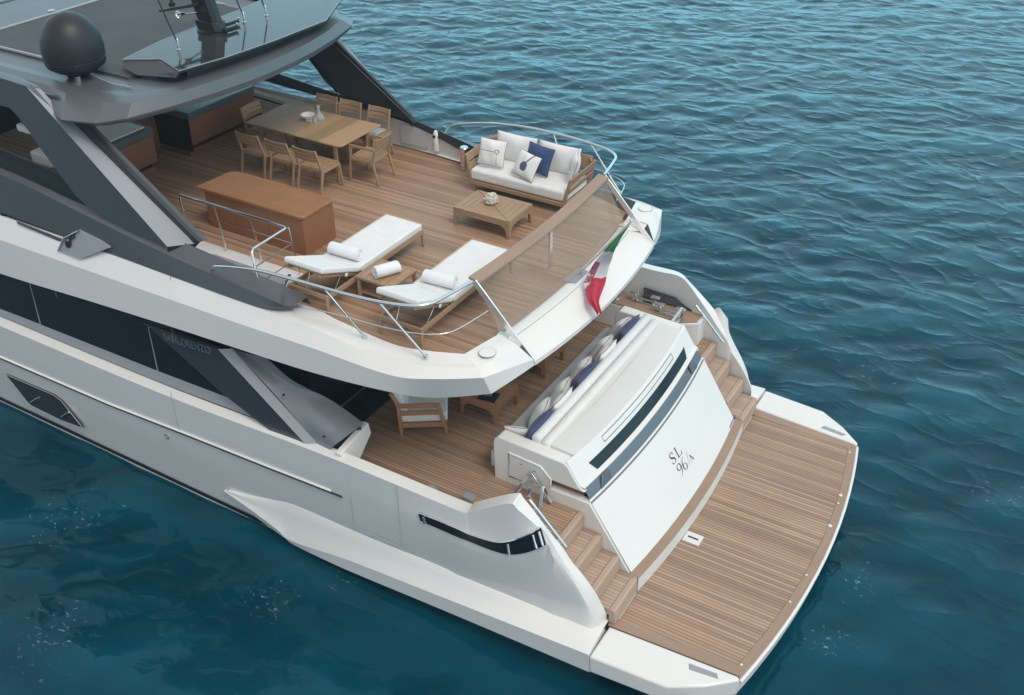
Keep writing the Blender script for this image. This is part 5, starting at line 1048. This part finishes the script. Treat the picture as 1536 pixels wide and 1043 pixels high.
# ---- cockpit armchair, seen from its side below the overhang
ck = empty('cockpit_armchair', (-3.84, -1.42, 1.664), 34, label='oiled teak armchair with white cushions half hidden under the overhang', cat='armchair')
for s in (-1, 1):
    MB().bar((.33, s * .36, 0), (.20, s * .36, .56), .05, .055, 1.1).build('leg', 'teakred', ck, bevel=.005)
    MB().bar((-.36, s * .36, 0), (-.38, s * .36, .58), .055, .055).build('leg', 'teakred', ck, bevel=.005)
    MB().bar((-.38, s * .36, .56), (-.48, s * .36, .78), .05, .05).build('back_post', 'teakred', ck, bevel=.005)
    for z in (.53, .40, .17): MB().bar((-.38, s * .36, z), (.24 + (.53 - z) * .18, s * .36, z), .028, .075).build('side_rail', 'teakred', ck, bevel=.004)
box('seat_cushion', 'cushion', ck, -.36, .34, -.33, .33, .20, .36, .03, seg=3)
prism('back_cushion', 'cushion', ck, [(-.38, -.33, .34), (-.24, -.33, .34), (-.34, -.33, .82), (-.50, -.33, .80)], (0, .66, 0), bevel=.03, seg=3)
box('seat_frame', 'teakred', ck, -.37, .33, -.34, .34, .13, .20, .004)
# ---- flag hanging on its staff
stf = tube('flag_staff', 'steel', None, [(-2.12, .13, 3.93), (-1.34, .13, 5.0)], .014, 10)
tag(stf, 'slim raked flag staff standing in its socket at the middle of the stern fascia', 'flag staff')
MB().lathe([(.02, 0), (.028, .02), (.02, .04), (.001, .045)], (-1.34, .13, 5.0), 14).build('staff_knob', 'steel', stf)
L_ = [(-1.38, 0.13, 4.95), (-1.54, 0.12, 4.72), (-1.71, 0.11, 4.47), (-1.79, 0.04, 4.33), (-1.87, 0.01, 4.15), (-1.89, -0.14, 4), (-1.81, -0.24, 3.99), (-1.64, -0.48, 3.97), (-1.51, -0.56, 3.93), (-1.43, -0.6, 3.88)]
R_ = [(-1.35, 0.13, 4.96), (-1.44, 0.1, 4.77), (-1.52, 0.05, 4.55), (-1.65, 0.24, 4.26), (-1.67, 0.19, 4.12), (-1.66, 0.13, 4.02), (-1.61, -0.02, 4), (-1.54, -0.3, 3.97), (-1.5, -0.4, 3.93), (-1.38, -0.53, 3.87)]
nu, nv = 26, 5
Lr, Rr = spline(L_, 6), spline(R_, 6); rows = []
for i, (a, b) in enumerate(zip(Lr, Rr)):
    t = i / (len(Lr) - 1); row = []
    for j in range(nu + 1):
        s = j / nu; p = a.lerp(b, s); amp = .05 * min(1, t * 2.5) * math.sin(s * math.pi) ** .5
        p += Vector((.0, -.5, .8)) * (amp * .55 * (1 + math.sin(s * 12 + 3 * t))); row.append(p)
    rows.append(row)
n = nu + 1; v = [p for r in rows for p in r]; f = []; fm = []
for i in range(len(rows) - 1):
    for j in range(nu):
        f.append((i * n + j, i * n + j + 1, (i + 1) * n + j + 1, (i + 1) * n + j)); t = i / (len(rows) - 1); s = (j + .5) / nu
        k = 0 if t < .222 + .01 * s else (1 if t < .67 - .14 * min(s / .4, 1) else 2)
        fm.append(k)
flg = link('national_flag', v, f, None, None, angle=80, mats=['green', 'flagwhite', 'red'], fm=fm)
tag(flg, 'green, white and red flag with a shield crest hanging limp from the stern staff', 'flag')
def fpt(t, s, off=.006):
    i = t * (len(rows) - 1); a = int(i); j = s * nu; b = int(j); p = rows[a][b].lerp(rows[min(a + 1, len(rows) - 1)][b], i - a); q = rows[a][min(b + 1, nu)].lerp(rows[min(a + 1, len(rows) - 1)][min(b + 1, nu)], i - a)
    return p.lerp(q, j - b) + Vector((0, -off, .003))
def crest_quad(nm, mt_, t0, t1, s0, s1, off, par):
    v = [fpt(t0 + (t1 - t0) * a / 3, s0 + (s1 - s0) * b / 3, off) for a in range(4) for b in range(4)]
    return link(nm, v, [(4 * a + b, 4 * a + b + 1, 4 * a + b + 5, 4 * a + b + 4) for a in range(3) for b in range(3)], mt_, par, angle=80)
cr1 = crest_quad('crest', 'crest', .36, .555, .05, .42, .008, flg)
crest_quad('crest_quarter', 'flagwhite', .46, .495, .09, .22, .012, cr1); crest_quad('crest_quarter', 'flagwhite', .46, .495, .26, .39, .012, cr1)
crest_quad('crest_quarter', 'crestblue', .415, .45, .09, .22, .012, cr1); crest_quad('crest_quarter', 'flagwhite', .508, .54, .10, .22, .012, cr1); crest_quad('crest_quarter', 'flagwhite', .508, .54, .26, .37, .012, cr1)
